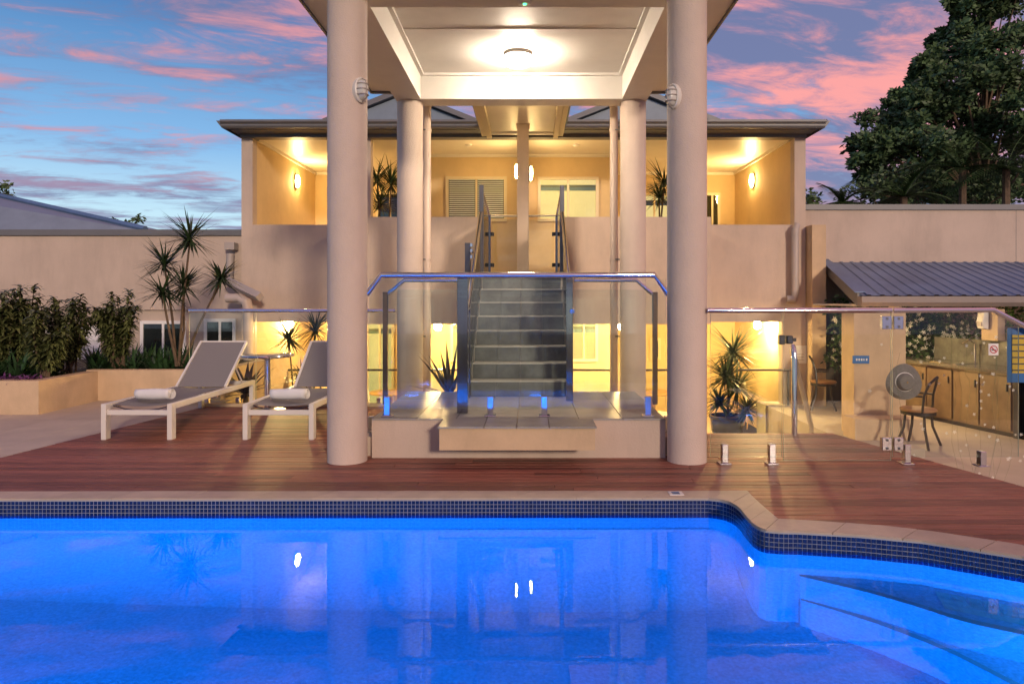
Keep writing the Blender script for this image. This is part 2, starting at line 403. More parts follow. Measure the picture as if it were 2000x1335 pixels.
# deck boards
deck = sname('deck', (0, 6, 0))
def xl(y): return -4.86 + (y - 5.05) * .15
def xr(y): return 3.70 - (y - 5.18) * .256
def xc(y):   # outer coping edge on the right for y < 5.05
    for (ax, ay), (bx, by) in zip(OUTER[4:-1], OUTER[5:]):
        if by <= y <= ay: return ax + (bx - ax) * (ay - y) / max(1e-6, ay - by)
    return 3.34
y = 2.2; bw = .092; row = 0
while y < 9.02:
    y0, y1 = y + .0055, y + bw - .0055
    if y1 > 5.05 and y0 < 5.05: y0 = 5.056
    segs = []
    if y0 < 5.05: segs = [('c', 'r')]
    elif y1 < 7.3: segs = [('l', 'r')]
    else: segs = [('l', -1.52)]
    for a, b in segs:
        fa = (lambda q: xc(q) + .004) if a == 'c' else xl
        fb = xr if b == 'r' else (lambda q: -1.52)
        xa, xb = fa(y0), fb(y0)
        cuts = []
        if xb - xa > 3.2:
            t = xa + random.uniform(1.2, 3.0)
            while t < xb - .8: cuts.append(t); t += random.uniform(2.2, 3.6)
        es = [None] + cuts + [None]
        for i in range(len(es) - 1):
            l0 = (min(fa(y0), fa(y1)) - .06 if a == 'c' else fa(y0), min(fa(y0), fa(y1)) - .06 if a == 'c' else fa(y1)) if es[i] is None else (es[i] + .002,) * 2
            r0 = (fb(y0), fb(y1)) if es[i + 1] is None else (es[i + 1] - .002,) * 2
            dz_ = random.uniform(-.002, .001)
            MB().prism([(l0[0], y0), (r0[0], y0), (r0[1], y1), (l0[1], y1)], -.03, dz_).build('deck_board', 'deck_wood', deck)
    y += bw; row += 1
MB().prism([(-4.8, 5.06), (3.6, 5.06), (3.15, 7.28), (-1.53, 7.28), (-1.53, 9.0), (-4.25, 9.0)], -.09, -.034).build('deck_frame', 'joist', deck)
MB().prism([(1.6, 4.4), (2.8, 3.97), (3.36, 2.9), (3.36, 1.5), (3.4, 1.5), (3.8, 3.0), (3.64, 5.05), (1.6, 5.05)], -.09, -.034).build('deck_frame', 'joist', deck)
B(-1.55, 3.16, 7.29, 7.34, -1.3, -.03).build('deck_edge_wall', 'planter_render', deck)
B(-4.3, -1.5, 9.04, 9.12, -1.3, .04).build('deck_edge_wall', 'planter_render', deck)

# paving at the left (deck level) and lower courts
pv = sname('paving', (-8, 7, 0))
MB().prism([(-14, 5.05), (-4.87, 5.05), (-4.27, 9.06), (-4.27, 9.7), (-14, 9.7)], -2.2, -.008).build('paving_bed', 'grout', pv)
yy = 5.06
while yy < 9.7:
    x1_ = xl(yy) - .01; k = 0; xx = -4.3 - .6
    xs = []
    e = xl(yy + .3) - .012
    xx = e
    first = True
    while xx > -9.5:
        w = (e + 20) % .6 if first else .6
        if first and w < .12: w += .6
        y1_ = min(yy + .597, 9.7)
        if first: pts = [(xx - w + .002, yy), (xl(yy) - .012, yy), (xl(y1_) - .012, y1_), (xx - w + .002, y1_)]
        else: pts = [(xx - w + .002, yy), (xx - .002, yy), (xx - .002, y1_), (xx - w + .002, y1_)]
        MB().prism(pts, -.012, -.002).build('paving_tile', 'paving', pv); xx -= w; first = False
    yy += .6
struct(B(-6, 4.2, 7.34, 16.1, -1.5, -1.3).build('lower_court_floor', 'concrete'))
struct(MB().prism([(3.78, 1.0), (14, 1.0), (14, 12.8), (4.2, 12.8), (4.2, 7.34), (3.15, 7.34), (3.66, 5.2), (3.78, 4)], -2.1, -.48).build('terrace_floor', 'concrete'))
struct(B(-14, -6, 9.7, 13.1, -2.0, -.3).build('garden_bed_soil', 'soil'))

# ================================================================ PORTICO
PX = -.111; HW = 1.478; Y0, Y1 = 6.02, 9.17
por = thing('portico', 'square white ceilinged portico on four round columns over the stair', 'portico', (PX, 7.6, 0))
ZB, ZC = 4.01, 4.34
for sx in (-1, 1):
    for yy in (Y0, Y1):
        m_ = MB().lathe((PX + sx * HW, yy, 0 if yy == Y0 else -1.3), [(.170, 0), (.170, ZB + (0 if yy == Y0 else 1.3))], 40)
        m_.build('column', 'stucco_column', por, smooth=True)
for sx in (-1, 1):
    xx = PX + sx * HW
    B(xx - .165, xx + .165, 5.855, 9.335, ZB, ZC + .1).build('beam', 'white_paint', por)
B(PX - HW + .165, PX + HW - .165, 5.855, 6.185, ZB + .003, ZC + .1).build('beam', 'white_paint', por)
B(PX - HW + .165, PX + HW - .165, 9.005, 9.335, ZB + .003, ZC + .1).build('beam', 'white_paint', por)
xa, xb = PX - HW + .165, PX + HW - .165
for y0, y1 in ((6.185, 7.49), (7.69, 9.005)):
    B(xa, xb, y0, y1, ZC, ZC + .02).build('ceiling_panel', 'white_paint', por)
B(xa, xb, 7.493, 7.687, ZC - .012, ZC + .02).build('ceiling_batten', 'white_paint', por)
for x0, x1, y0, y1 in ((xa, xa + .05, 6.185, 9.005), (xb - .05, xb, 6.185, 9.005), (xa + .05, xb - .05, 8.955, 9.005), (xa + .05, xb - .05, 6.185, 6.235)):
    B(x0, x1, y0, y1, ZC - .03, ZC - .001).build('cornice', 'white_paint', por)
EH = 2.09
for sx in (-1, 1):
    x_in, x_out = PX + sx * (HW + .165), PX + sx * EH
    B(min(x_in, x_out), max(x_in, x_out), 5.3, 9.62, 4.30, 4.32).build('soffit', 'white_paint', por)
    g = MB(); s_ = sx
    prof = [(x_out, 4.27), (x_out + s_ * .02, 4.27), (x_out + s_ * .05, 4.31), (x_out + s_ * .05, 4.37), (x_out + s_ * .10, 4.39), (x_out + s_ * .10, 4.43), (x_out, 4.43)]
    g.extr([(a, 5.2, b) for a, b in prof], (0, 4.45, 0)).build('gutter', 'trim', por)
B(xa - .33, xb + .33, 9.335, 9.62, 4.302, 4.322).build('soffit', 'white_paint', por)
B(PX - EH, PX + EH, 9.62, 9.66, 4.27, 4.43).build('gutter', 'trim', por)
m_ = MB(); e = EH + .1
m_.add([(PX - e, 5.2, 4.432), (PX + e, 5.2, 4.432), (PX + e, 9.66, 4.432), (PX - e, 9.66, 4.432), (PX, 7.4, 5.0)], [(3, 2, 1, 0), (0, 1, 4), (1, 2, 4), (2, 3, 4), (3, 0, 4)])
m_.build('roof', 'roof_blue', por)
# ceiling lamp
lc = Vector((PX - .03, 8.25, ZC))
lamp = thing('ceiling_lamp', 'round glowing white lamp on the portico ceiling', 'ceiling lamp', lc)
MB().lathe(lc, [(.168, 0), (.168, -.045)], 40).build('base', 'white_paint', lamp, smooth=True)
MB().lathe(lc, [(.15, -.045), (.158, -.05), (.158, -.115), (.135, -.14), (.02, -.145)], 40).build('diffuser', 'lamp_white', lamp, smooth=True)
el = thing('exit_indicator', 'small round fitting with green light under the front portico beam', 'indicator light', (P(1025, 3, 6.02).x, 6.06, ZB))
MB().lathe((el.location.x, 6.06, ZB), [(.06, .002), (.06, -.012), (.04, -.02)], 24).build('housing', 'white_paint', el, smooth=True)
B(el.location.x - .015, el.location.x + .015, 6.045, 6.075, ZB - .026, ZB - .02).build('green_lens', 'lamp_green', el)
# bulkhead lights on the inner faces of the front columns
for sx, py, lab in ((-1, 184, 'oval caged bulkhead light on the inner side of the left front column'), (1, 196, 'oval caged bulkhead light on the inner side of the right front column')):
    z = H + (CY - py) / F * Y0; aim = math.atan2(-.62, -sx * .78)
    t = thing('bulkhead_light', lab, 'wall lamp', (PX + sx * HW + .166 * math.cos(aim), Y0 + .166 * math.sin(aim), z), 'unlit bulkhead lights on the portico columns', aim)
    def ov(xo, ry, rz): return [(xo, ry * math.cos(a * math.pi / 12), rz * math.sin(a * math.pi / 12)) for a in range(24)]
    def shell(rows): return MB().add(sum(rows, []), [(i * 24 + j, i * 24 + (j + 1) % 24, (i + 1) * 24 + (j + 1) % 24, (i + 1) * 24 + j) for i in range(len(rows) - 1) for j in range(24)])
    shell([ov(-.02, .07, .108), ov(.028, .07, .108), ov(.036, .06, .098), ov(.03, .052, .09)]).build('base', 'white_metal', t, smooth=True, local=True)
    shell([ov(.03, .052, .088), ov(.06, .047, .08), ov(.082, .03, .06), ov(.088, .004, .01)]).build('lens', 'lamp_off', t, smooth=True, local=True)
    for dz_ in (-.045, 0, .045):
        w = .058 * math.sqrt(1 - (dz_ / .1) ** 2)
        T([(.03, -w, dz_), (.075, -w * .75, dz_), (.098, 0, dz_), (.075, w * .75, dz_), (.03, w, dz_)], .005, n=6).build('guard_bar', 'pipe_grey', t, local=True)
    T([(.03, 0, -.1), (.08, 0, -.075), (.098, 0, 0), (.08, 0, .075), (.03, 0, .1)], .005, n=6).build('guard_bar', 'pipe_grey', t, local=True)
# downpipes beside the rear columns
for px, lab in ((834, 'cream downpipe standing beside the left rear portico column'), (1199, 'cream downpipe standing beside the right rear portico column')):
    q = P(px, 400, 9.5); sx = -1 if px < 1000 else 1
    t = thing('downpipe', lab, 'downpipe', (q.x, 9.5, -1.3), 'downpipes of the portico')
    T([(q.x + sx * .0, 9.64, 4.28), (q.x, 9.6, 4.12), (q.x, 9.5, 4.02), (q.x, 9.5, -1.3)], .055, n=16).build('pipe', 'pipe_cream', t, smooth=True)
    for z in (3.72, 1.95, .9):
        MB().lathe((q.x, 9.5, z), [(.062, -.02), (.062, .02)], 16).build('bracket', 'pipe_cream', t, smooth=True)
        B(min(q.x, q.x + sx * .2), max(q.x, q.x + sx * .2), 9.44, 9.46, z - .01, z + .01).build('bracket_arm', 'trim', t)

# ================================================================ MAIN BUILDING
bl = thing('apartment_building', 'two storey beige apartment building with lit balconies behind the stair', 'building', (-.115, 14, -1.3))
XL, XR = -5.2, 4.97
YF, YM = 12.46, 11.3
def wl(x0, x1, y0, y1, z0, z1, m='stucco', nm='wall'): return B(x0, x1, y0, y1, z0, z1).build(nm, m, bl)
wl(XL, -3.19, YF, YF + .2, 1.0, 2.75); wl(2.96, XR, YF, YF + .2, 1.0, 2.75)
wl(XL, XL + .2, YF, YF + .2, 2.75, 4.31, nm='pillar'); wl(XR - .2, XR, YF, YF + .2, 2.75, 4.31, nm='pillar')
wl(-3.05, -2.87, YF, YF + .2, 1.7, 4.31, nm='pillar'); wl(2.66, 2.84, YF, YF + .2, 1.7, 4.31, nm='pillar')
wl(XL, XL + .2, YF, YF + .2, -1.3, 1.0, nm='pillar'); wl(XR - .42, XR + .2, YF - .003, YF + .2, -1.3, 1.0, nm='pillar')
wl(XL, XL + .199, YF + .2, 16.1, -1.3, 4.36, 'wall_cream'); wl(XR - .199, XR, YF + .2, 16.1, -1.3, 4.36, 'wall_cream')
wl(-3.19, -.78, YM, YM + .2, 1.0, 2.752); wl(.54, 2.96, YM, YM + .2, 1.0, 2.752)
wl(-3.19, -3.0, YM + .2, YF + .1, 1.0, 2.752); wl(2.77, 2.96, YM + .2, YF + .1, 1.0, 2.752)
wl(-.78, .54, YM + .03, YM + .2, 1.0, 1.71)
wl(XL + .2, XR - .2, YF + .2, 16.1, 1.02, 1.70, 'ceiling_cream', 'floor_slab'); wl(-3.0, 2.77, YM + .2, YF + .2, 1.021, 1.701, 'ceiling_cream', 'floor_slab')
wl(XL + .2, XR - .2, YF + .01, 16.1, 4.36, 4.42, 'ceiling_cream', 'ceiling')
wl(XL, XR, 16.1, 16.3, -1.3, 4.42, 'wall_cream')
MX0, MX1 = -2.02, 1.79
wl(MX0, MX1, 14.1, 16.09, 1.7, 4.359, 'wall_cream'); wl(MX0, MX1, 14.1, 16.09, -1.3, 1.02, 'wall_cream')
wl(-.21, -.022, YM, 14.1, 1.705, 4.31, 'stucco', 'dividing_wall'); wl(-.23, -.002, YM - .02, YM + .25, 4.25, 4.31, 'stucco', 'pillar_cap')
for x0, x1, y0, y1 in ((XL + .2, XL + .24, YF + .2, 16.06), (XR - .24, XR - .2, YF + .2, 16.06), (XL + .24, MX0, 16.06, 16.1), (MX1, XR - .24, 16.06, 16.1), (MX0, MX1, 14.06, 14.1)):
    wl(x0, x1, y0, y1, 4.30, 4.36, 'ceiling_cream', 'cornice')
wl(XL, XR, YF - .06, YF + .15, 4.31, 4.46, 'trim', 'fascia')
wl(XL - .05, XR + .05, 12.1, YF - .06, 4.37, 4.39, 'trim', 'soffit')
g = MB(); prof = [(12.12, 4.38), (12.0, 4.38), (11.97, 4.41), (11.97, 4.44), (11.92, 4.47), (11.92, 4.505), (12.12, 4.505)]
g.extr([(XL - .15, a, b) for a, b in prof], (XR - XL + .3, 0, 0)).build('gutter', 'trim', bl)
for xx in (XL - .15, XR + .15):
    s_ = -1 if xx < 0 else 1
    MB().extr([(xx, 12.0, 4.38), (xx + s_ * .05, 12.0, 4.44), (xx + s_ * .1, 12.0, 4.505), (xx, 12.0, 4.505)], (0, 6, 0)).build('gutter', 'trim', bl)
def corrugated(name, p00, p10, p01, p11, pitch, h, m, parent):
    p00, p10, p01, p11 = map(Vector, (p00, p10, p01, p11)); w = max((p10 - p00).length, (p11 - p01).length); k = int(w / pitch)
    nrm = (p10 - p00).cross(p01 - p00).normalized()
    if nrm.z < 0: nrm = -nrm
    prof = [(0, 0), (.55, 0), (.62, 1), (.88, 1), (.95, 0)]
    m_ = MB(); a = []; b = []
    for i in range(k):
        for f, hh in prof:
            t = min(1, (i + f) / k); a.append(p00.lerp(p10, t) + nrm * h * hh); b.append(p01.lerp(p11, t) + nrm * h * hh)
    q = len(a); m_.add(a + b, [(i, i + 1, q + i + 1, q + i) for i in range(q - 1)]); return m_.build(name, m, parent)
zr = 4.5
corrugated('roof', (XL - .2, 11.98, zr), (XR + .2, 11.98, zr), (XL + 3.9, 16.4, zr + 1.13), (XR - 3.9, 16.4, zr + 1.13), .2, .022, 'roof_blue', bl)
m_ = MB(); m_.add([(XL - .2, 11.98, zr - .004), (XL + 3.9, 16.4, zr + 1.12), (XR - 3.9, 16.4, zr + 1.12), (XR + .2, 11.98, zr - .004), (XR + .2, 20.5, zr - .004), (XL - .2, 20.5, zr - .004)], [(0, 5, 1), (3, 2, 4), (1, 5, 4, 2)])
m_.build('roof', 'roof_blue', bl)
for cxp in (-2.52, 2.18):
    y_ = 13.4; zb, za, hw = 4.84, 5.40, 1.42
    MB().extr([(cxp - hw + .1, y_ + .12, zb - .25), (cxp + hw - .1, y_ + .12, zb - .25), (cxp + hw - .1, y_ + .12, zb + .02), (cxp, y_ + .12, za - .02), (cxp - hw + .1, y_ + .12, zb + .02)], (0, 3, 0)).build('gable', 'roof_pale', bl)
    for s_ in (-1, 1):
        d = Vector((s_ * hw, 0, zb - za))
        nn_ = Vector((-d.z * s_, 0, hw)).normalized() * .10
        q = [Vector((cxp, y_, za)), Vector((cxp, y_, za)) + d * 1.06, Vector((cxp, y_, za)) + d * 1.06 + Vector((0, 0, .1)), Vector((cxp, y_, za + .11))]
        MB().extr(q, (0, 3.2, 0)).build('gable_roof', 'trim', bl)
# windows of the upper middle wall
def window(x0, x1, z0, z1, y, kind, parent=bl):
    f = .06; fr = MB()
    for a in ((x0, x1, z1 - f, z1), (x0, x1, z0, z0 + f), (x0, x0 + f, z0 + f, z1 - f), (x1 - f, x1, z0 + f, z1 - f)): fr.box(a[0], a[1], y - .045, y - .001, a[2], a[3])
    xm = (x0 + x1) / 2; fr.box(xm - .022, xm + .022, y - .04, y - .001, z0 + f, z1 - f)
    w = fr.build('window', 'window_frame', parent)
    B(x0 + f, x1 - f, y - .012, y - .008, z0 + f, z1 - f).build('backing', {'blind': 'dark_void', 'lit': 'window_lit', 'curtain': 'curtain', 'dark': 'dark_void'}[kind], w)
    if kind == 'blind':
        z = z0 + f + .02
        while z < z1 - f - .01:
            for a, b in ((x0 + f + .01, xm - .03), (xm + .03, x1 - f - .01)):
                MB().extr([(a, y - .031, z), (a, y - .014, z + .022), (a, y - .013, z + .023), (a, y - .03, z + .003)], (b - a, 0, 0)).build('slat', 'blind', w)
            z += .042
    if kind == 'lit':
        for a, b in ((x0 + f, xm - .022), (xm + .022, x1 - f)):
            B(a, b, y - .02, y - .013, z1 - f - .15, z1 - f - .10).build('blind_rail', 'window_frame', w)
            B(a, b, y - .018, y - .013, z1 - f - .22, z1 - f - .15).build('rolled_blind', 'blind', w)
    if kind != 'blind':
        B(x0 + f, x1 - f, y - .034, y - .031, z0 + f, z1 - f).build('pane', 'pane_glass', w)
    return w
def wpx(x0, x1, y0, y1, Y, kind):
    a = P(x0, y1, Y); b = P(x1, y0, Y); return window(a.x, b.x, a.z, b.z, Y, kind)
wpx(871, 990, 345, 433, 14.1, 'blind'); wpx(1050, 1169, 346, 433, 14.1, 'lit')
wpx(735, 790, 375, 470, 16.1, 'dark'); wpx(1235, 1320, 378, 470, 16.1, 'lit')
wpx(1375, 1406, 377, 520, 16.1, 'curtain')
# smoke detectors
for px in (915, 1125):
    q = P(px, 290, 13.2); MB().lathe((q.x, 13.2, 4.36), [(.06, 0), (.06, -.02), (.03, -.04)], 16).build('smoke_detector', 'white_paint', bl, smooth=True)
# lower level openings
wpx(1112, 1168, 622, 706, 14.1, 'lit'); wpx(880, 925, 622, 706, 14.1, 'lit'); wpx(800, 828, 632, 800, 14.1, 'lit')
wpx(715, 770, 628, 800, 16.1, 'lit'); wpx(1270, 1290, 660, 702, 16.1, 'dark')
# lower rails across the ground floor terrace
lr = thing('terrace_rail', 'thin dark handrail with clear panels along the ground floor terrace', 'railing', (0, 12.2, -1.3))
for a, b in ((-4.95, -2.0), (-1.75, -.9), (.62, 1.5), (1.75, 2.9), (3.7, 4.65)):
    T([(a, 12.3, .15), (b, 12.3, .15)], .02, n=8).build('rail', 'steel_dark', lr)
    B(a + .02, b - .02, 12.295, 12.305, -1.25, .12).build('glass_pane', 'glass', lr)
    for x in (b - .05,): B(x - .015, x + .015, 12.307, 12.335, -1.3, .14).build('post', 'steel_dark', lr)

# wall lamps of the balconies
def wall_lamp(x, y, z, nx, lab, glow='lamp_warm'):
    t = thing('wall_lamp', lab, 'wall lamp', (x, y, z), 'glowing oval balcony lamps')
    def ov(xo, ry, rz): return [(x + nx * xo, y + ry * math.cos(a * math.pi / 10), z + rz * math.sin(a * math.pi / 10)) for a in range(20)]
    MB().extr(ov(0, .11, .155), (nx * .03, 0, 0)).build('base', 'trim', t)
    rows = [ov(.03, .095, .135), ov(.05, .09, .13), ov(.068, .06, .1), ov(.074, .01, .02)]
    MB().add(sum(rows, []), [(i * 20 + j, i * 20 + (j + 1) % 20, (i + 1) * 20 + (j + 1) % 20, (i + 1) * 20 + j) for i in range(3) for j in range(20)]).build('diffuser', glow, t, smooth=True)
wall_lamp(XL + .2, 14.75, 3.92, 1, 'glowing oval lamp on the side wall of the left balcony')
wall_lamp(XR - .2, 14.75, 3.94, -1, 'glowing oval lamp on the side wall of the right balcony')
wall_lamp(-.21, 12.95, 3.80, -1, 'glowing oval lamp on the left face of the dividing wall', 'lamp_soft')
wall_lamp(-.022, 12.95, 3.76, 1, 'glowing oval lamp on the right face of the dividing wall', 'lamp_soft')
# lower terrace lamps
def drop_lamp(px, py, Y, lab, e):
    q = P(px, py, Y)
    t = thing('terrace_lamp', lab, 'ceiling lamp', (q.x, Y, 1.02), 'lamps under the ground floor ceiling')
    MB().lathe((q.x, Y, 1.02), [(.07, 0), (.07, -.04), (.05, -.06)], 16).build('base', 'white_metal', t, smooth=True)
    MB().lathe((q.x, Y, .96), [(.055, 0), (.075, -.05), (.06, -.11), (.015, -.14)], 16).build('globe', 'lamp_globe', t, smooth=True)
drop_lamp(566, 628, 14.2, 'small glowing globe lamp above the left ground floor terrace', 48)
drop_lamp(1479, 631, 13.6, 'small glowing globe lamp above the right ground floor terrace', 48)
drop_lamp(855, 640, 12.9, 'globe lamp above the ground floor left of the stair', 30)
drop_lamp(1215, 640, 12.9, 'globe lamp above the ground floor right of the stair', 30)

# link canopy between portico and building
lk = thing('link_canopy', 'narrow covered link roof between portico and building above the stair', 'canopy', (-.125, 10.8, 4.18))
for x0, x1 in ((-.83, -.75), (-.74, -.66), (.40, .48), (.49, .57)):
    B(x0, x1, 9.68, 11.94, 4.18 if x0 in (-.74, .40) else 4.22, 4.42).build('side_beam', 'window_frame', lk)
B(-.66, .40, 9.68, 11.94, 4.27, 4.29).build('ceiling_panel', 'ceiling_cream', lk)
B(-.66, .40, 11.86, 11.935, 4.24, 4.27).build('end_trim', 'white_paint', lk)
B(-.9, .64, 9.67, 11.95, 4.425, 4.45).build('roof_sheet', 'roof_blue', lk)
tube = thing('tube_light', 'slim bright tube light under the link canopy behind the portico beam', 'ceiling lamp', (-.12, 9.9, 4.25))
B(-.32, .08, 9.86, 9.94, 4.235, 4.268).build('housing', 'white_metal', tube); B(-.31, .07, 9.87, 9.93, 4.215, 4.234).build('diffuser', 'lamp_tube', tube)

# ================================================================ STAIR
SX0, SX1 = -.64, .417; SY = 7.5; RZ = .17; TR = .26; PZ = .35
st = thing('staircase', 'grey tiled straight staircase on a beige plinth under the portico', 'staircase', (-.11, 7.5, 0))
pl0, pl1 = -1.40, 1.20
B(pl0, pl1, 6.12, 7.9, 0.0, PZ - .012).build('plinth', 'stucco', st)
B(pl0 - .16, pl0, 6.2, 7.3, 0, .17).build('side_step', 'stucco', st); B(pl1, pl1 + .16, 6.2, 7.3, 0, .17).build('side_step', 'stucco', st)
B(-.75, .54, 5.72, 6.12, .155, PZ - .012).build('front_slab', 'planter_render', st)
tx = [-1.40, -1.0, -.65, -.38, -.11, .16, .43, .82, 1.20]
ty = [6.10, 6.62, 7.2, 7.9]
for i in range(len(tx) - 1):
    for j in range(len(ty) - 1):
        B(tx[i] + .003, tx[i + 1] - .003, ty[j] + .003, ty[j + 1] - .003, PZ - .012, PZ + random.uniform(0, .0012)).build('floor_tile', 'tile_grey', st)
sx_ = [-.765, -.38, -.11, .16, .555]
for i in range(4): B(sx_[i] + .003, sx_[i + 1] - .003, 5.70, 6.097, PZ - .012, PZ + .001).build('floor_tile', 'tile_grey', st)
qx = [SX0 + (SX1 - SX0) * i / 4 for i in range(5)]
for k in range(8):
    y0 = SY + k * TR; z0 = PZ + k * RZ
    stp = B(SX0 - .01, SX1 + .01, y0 + .012, y0 + TR + .02, z0 - (.0 if k == 0 else .12), z0 + RZ - .012).build('step', 'grout', st)
    for i in range(4):
        B(qx[i] + .0015, qx[i + 1] - .0015, y0, y0 + .012, z0 + .002, z0 + RZ - .014).build('riser_tile', 'tile_dark', stp)
        B(qx[i] + .0015, qx[i + 1] - .0015, y0 + .03, y0 + TR + .011, z0 + RZ - .012, z0 + RZ).build('tread_tile', 'tile_grey', stp)
    B(SX0, SX1, y0 - .012, y0 + .028, z0 + RZ - .013, z0 + RZ + .001).build('nosing', 'tile_nosing', stp)
LZ = PZ + 8 * RZ
B(-.76, .53, SY + 8 * TR - .2, YM + .03, LZ - .17, LZ - .004).build('landing', 'tile_grey', st)
MB().extr([(SX0 - .03, SY, PZ - .1), (SX0 - .03, SY + 8 * TR, LZ - .3), (SX0 - .03, SY + 8 * TR, LZ - .02), (SX0 - .03, SY + .02, PZ + .15)], (.02, 0, 0)).build('stringer', 'tile_dark', st)
MB().extr([(SX1 + .01, SY, PZ - .1), (SX1 + .01, SY + 8 * TR, LZ - .3), (SX1 + .01, SY + 8 * TR, LZ - .02), (SX1 + .01, SY + .02, PZ + .15)], (.02, 0, 0)).build('stringer', 'tile_dark', st)

# stair balustrades
def post(x, y, z0, z1, w, par, m='chrome_reflect_dark'): return B(x - w / 2, x + w / 2, y - w / 2, y + w / 2, z0, z1).build('post', m, par, bevel=.004)
def pane(par, pts, t=(0, .012, 0)):
    o = MB().extr(pts, t).build('glass_pane', 'glass', par); o.data.materials.append(MATS['glass_edge'])
    for p in o.data.polygons[2:]: p.material_index = 1
    return o
def spigot(par, x, y, z, h=.17):
    B(x - .05, x + .05, y - .05, y + .05, z, z + .012).build('spigot_base', 'chrome', par, bevel=.003)
    return B(x - .026, x + .026, y - .03, y + .03, z + .012, z + h).build('spigot', 'chrome', par, bevel=.004)
zt = SY + 7 * TR
for sx, x, word in ((-1, SX0 - .0, 'left'), (1, SX1 + .0, 'right')):
    t = thing('stair_balustrade', 'glass and chrome balustrade with sloping handrail on the %s of the stair' % word, 'balustrade', (x, 8.4, PZ), 'balustrades flanking the stair')
    xp = x + sx * .02
    T([(xp, SY - .35, PZ + .93), (xp, SY - .1, PZ + .98), (xp, zt, LZ + .86), (xp, zt + .15, LZ + .87)], .025, n=12).build('handrail', 'chrome', t, smooth=True)
    post(xp, zt + .1, LZ - .3, 2.95, .06, t, 'steel_dark')
    T([(xp, zt + .1, 2.90), (xp, YM - .05, 2.76)], .02, n=10).build('landing_rail', 'chrome', t, smooth=True)
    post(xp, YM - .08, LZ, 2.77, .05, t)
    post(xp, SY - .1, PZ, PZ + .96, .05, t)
    pane(t, [(xp - .006, SY, PZ + .12), (xp - .006, zt + .05, LZ + .02), (xp - .006, zt + .05, LZ + .78), (xp - .006, SY, PZ + .9)], (.012, 0, 0))
    pane(t, [(xp - .006, zt + .15, LZ + .05), (xp - .006, YM - .12, LZ + .05), (xp - .006, YM - .12, 2.68), (xp - .006, zt + .15, 2.78)], (.012, 0, 0))
    xm = -.21 if sx < 0 else -.022
    T([(xp, YM - .08, 2.765), (xm, YM - .02, 2.765)], .018, n=8).build('landing_rail', 'chrome', t)
    x0, x1 = sorted((xp - sx * .04, xm)); pane(t, [(x0, YM - .06, LZ + .05), (x1, YM - .06, LZ + .05), (x1, YM - .06, 2.70), (x0, YM - .06, 2.70)])
    for zz in (LZ + .25, LZ + .75): MB().lathe((xp - sx * .05, YM - .1, zz), [(.03, -.03), (.03, .03)], 12).build('clamp', 'black_plastic', t)
mp_ = thing('gate_post', 'short dark post with chrome brackets left of the stair top', 'post', (-.80, 8.9, PZ))
post(-.80, 8.9, .2, 2.13, .07, mp_, 'steel_dark')
for zz in (1.95, 2.03, 2.1): B(-.765, -.74, 8.87, 8.93, zz - .02, zz + .02).build('bracket', 'chrome', mp_)
T([(-.77, 8.9, 2.06), (-.68, 9.0, 1.93), (-.68, 9.0, 1.5)], .012, n=8).build('brace', 'steel_dark', mp_)

# front balustrade across the plinth
fb = thing('plinth_fence', 'glass fence with bent chrome rail across the front of the stair plinth', 'glass fence', (-.1, 6.24, PZ))
yg = 6.24; a = P(716, 575, yg); b = P(745, 537, yg); c = P(1278, 537, yg); d = P(1305, 575, yg)
T([a, b, c, d], .027, n=12).build('rail', 'chrome', fb, smooth=True)
x0, x1 = P(722, 0, yg).x, P(1300, 0, yg).x; xm = P(1017, 0, yg).x
for s0, s1 in ((x0, xm - .005), (xm + .005, x1)):
    pane(fb, [(s0, yg, PZ + .07), (s1, yg, PZ + .07), (s1, yg, 1.585), (s0, yg, 1.585)])
for px in (757, 958, 1063, 1265): spigot(fb, P(px, 0, yg).x, yg - .01, PZ + .001, .18)
for x in (-1.47, 1.27): spigot(fb, x, 6.4, .171, .15)
ib = thing('plinth_inner_rail', 'inner chrome railing with square posts on the stair plinth', 'balustrade', (-.1, 6.95, PZ))
yi = 6.95
for pa, pb, pc, pd in ((758, 790, 893, 753), (1274, 1243, 1122, 1279)):
    T([P(pa, 574, yi), P(pb, 547, yi), P(pc, 547, yi)], .022, n=10).build('rail', 'chrome', ib, smooth=True)
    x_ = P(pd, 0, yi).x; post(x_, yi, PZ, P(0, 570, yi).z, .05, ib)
    xs_ = sorted((P(pa, 0, yi).x, P(pc, 0, yi).x)); pane(ib, [(xs_[0], yi, PZ + .05), (xs_[1], yi, PZ + .05), (xs_[1], yi, 1.5), (xs_[0], yi, 1.5)])
post(P(904, 0, 6.45).x, 6.45, PZ, P(0, 540, 6.45).z, .10, ib, 'chrome_reflect_dark'); post(P(1112, 0, 7.2).x, 7.2, PZ, P(0, 543, 7.2).z, .07, ib, 'chrome_reflect_dark')

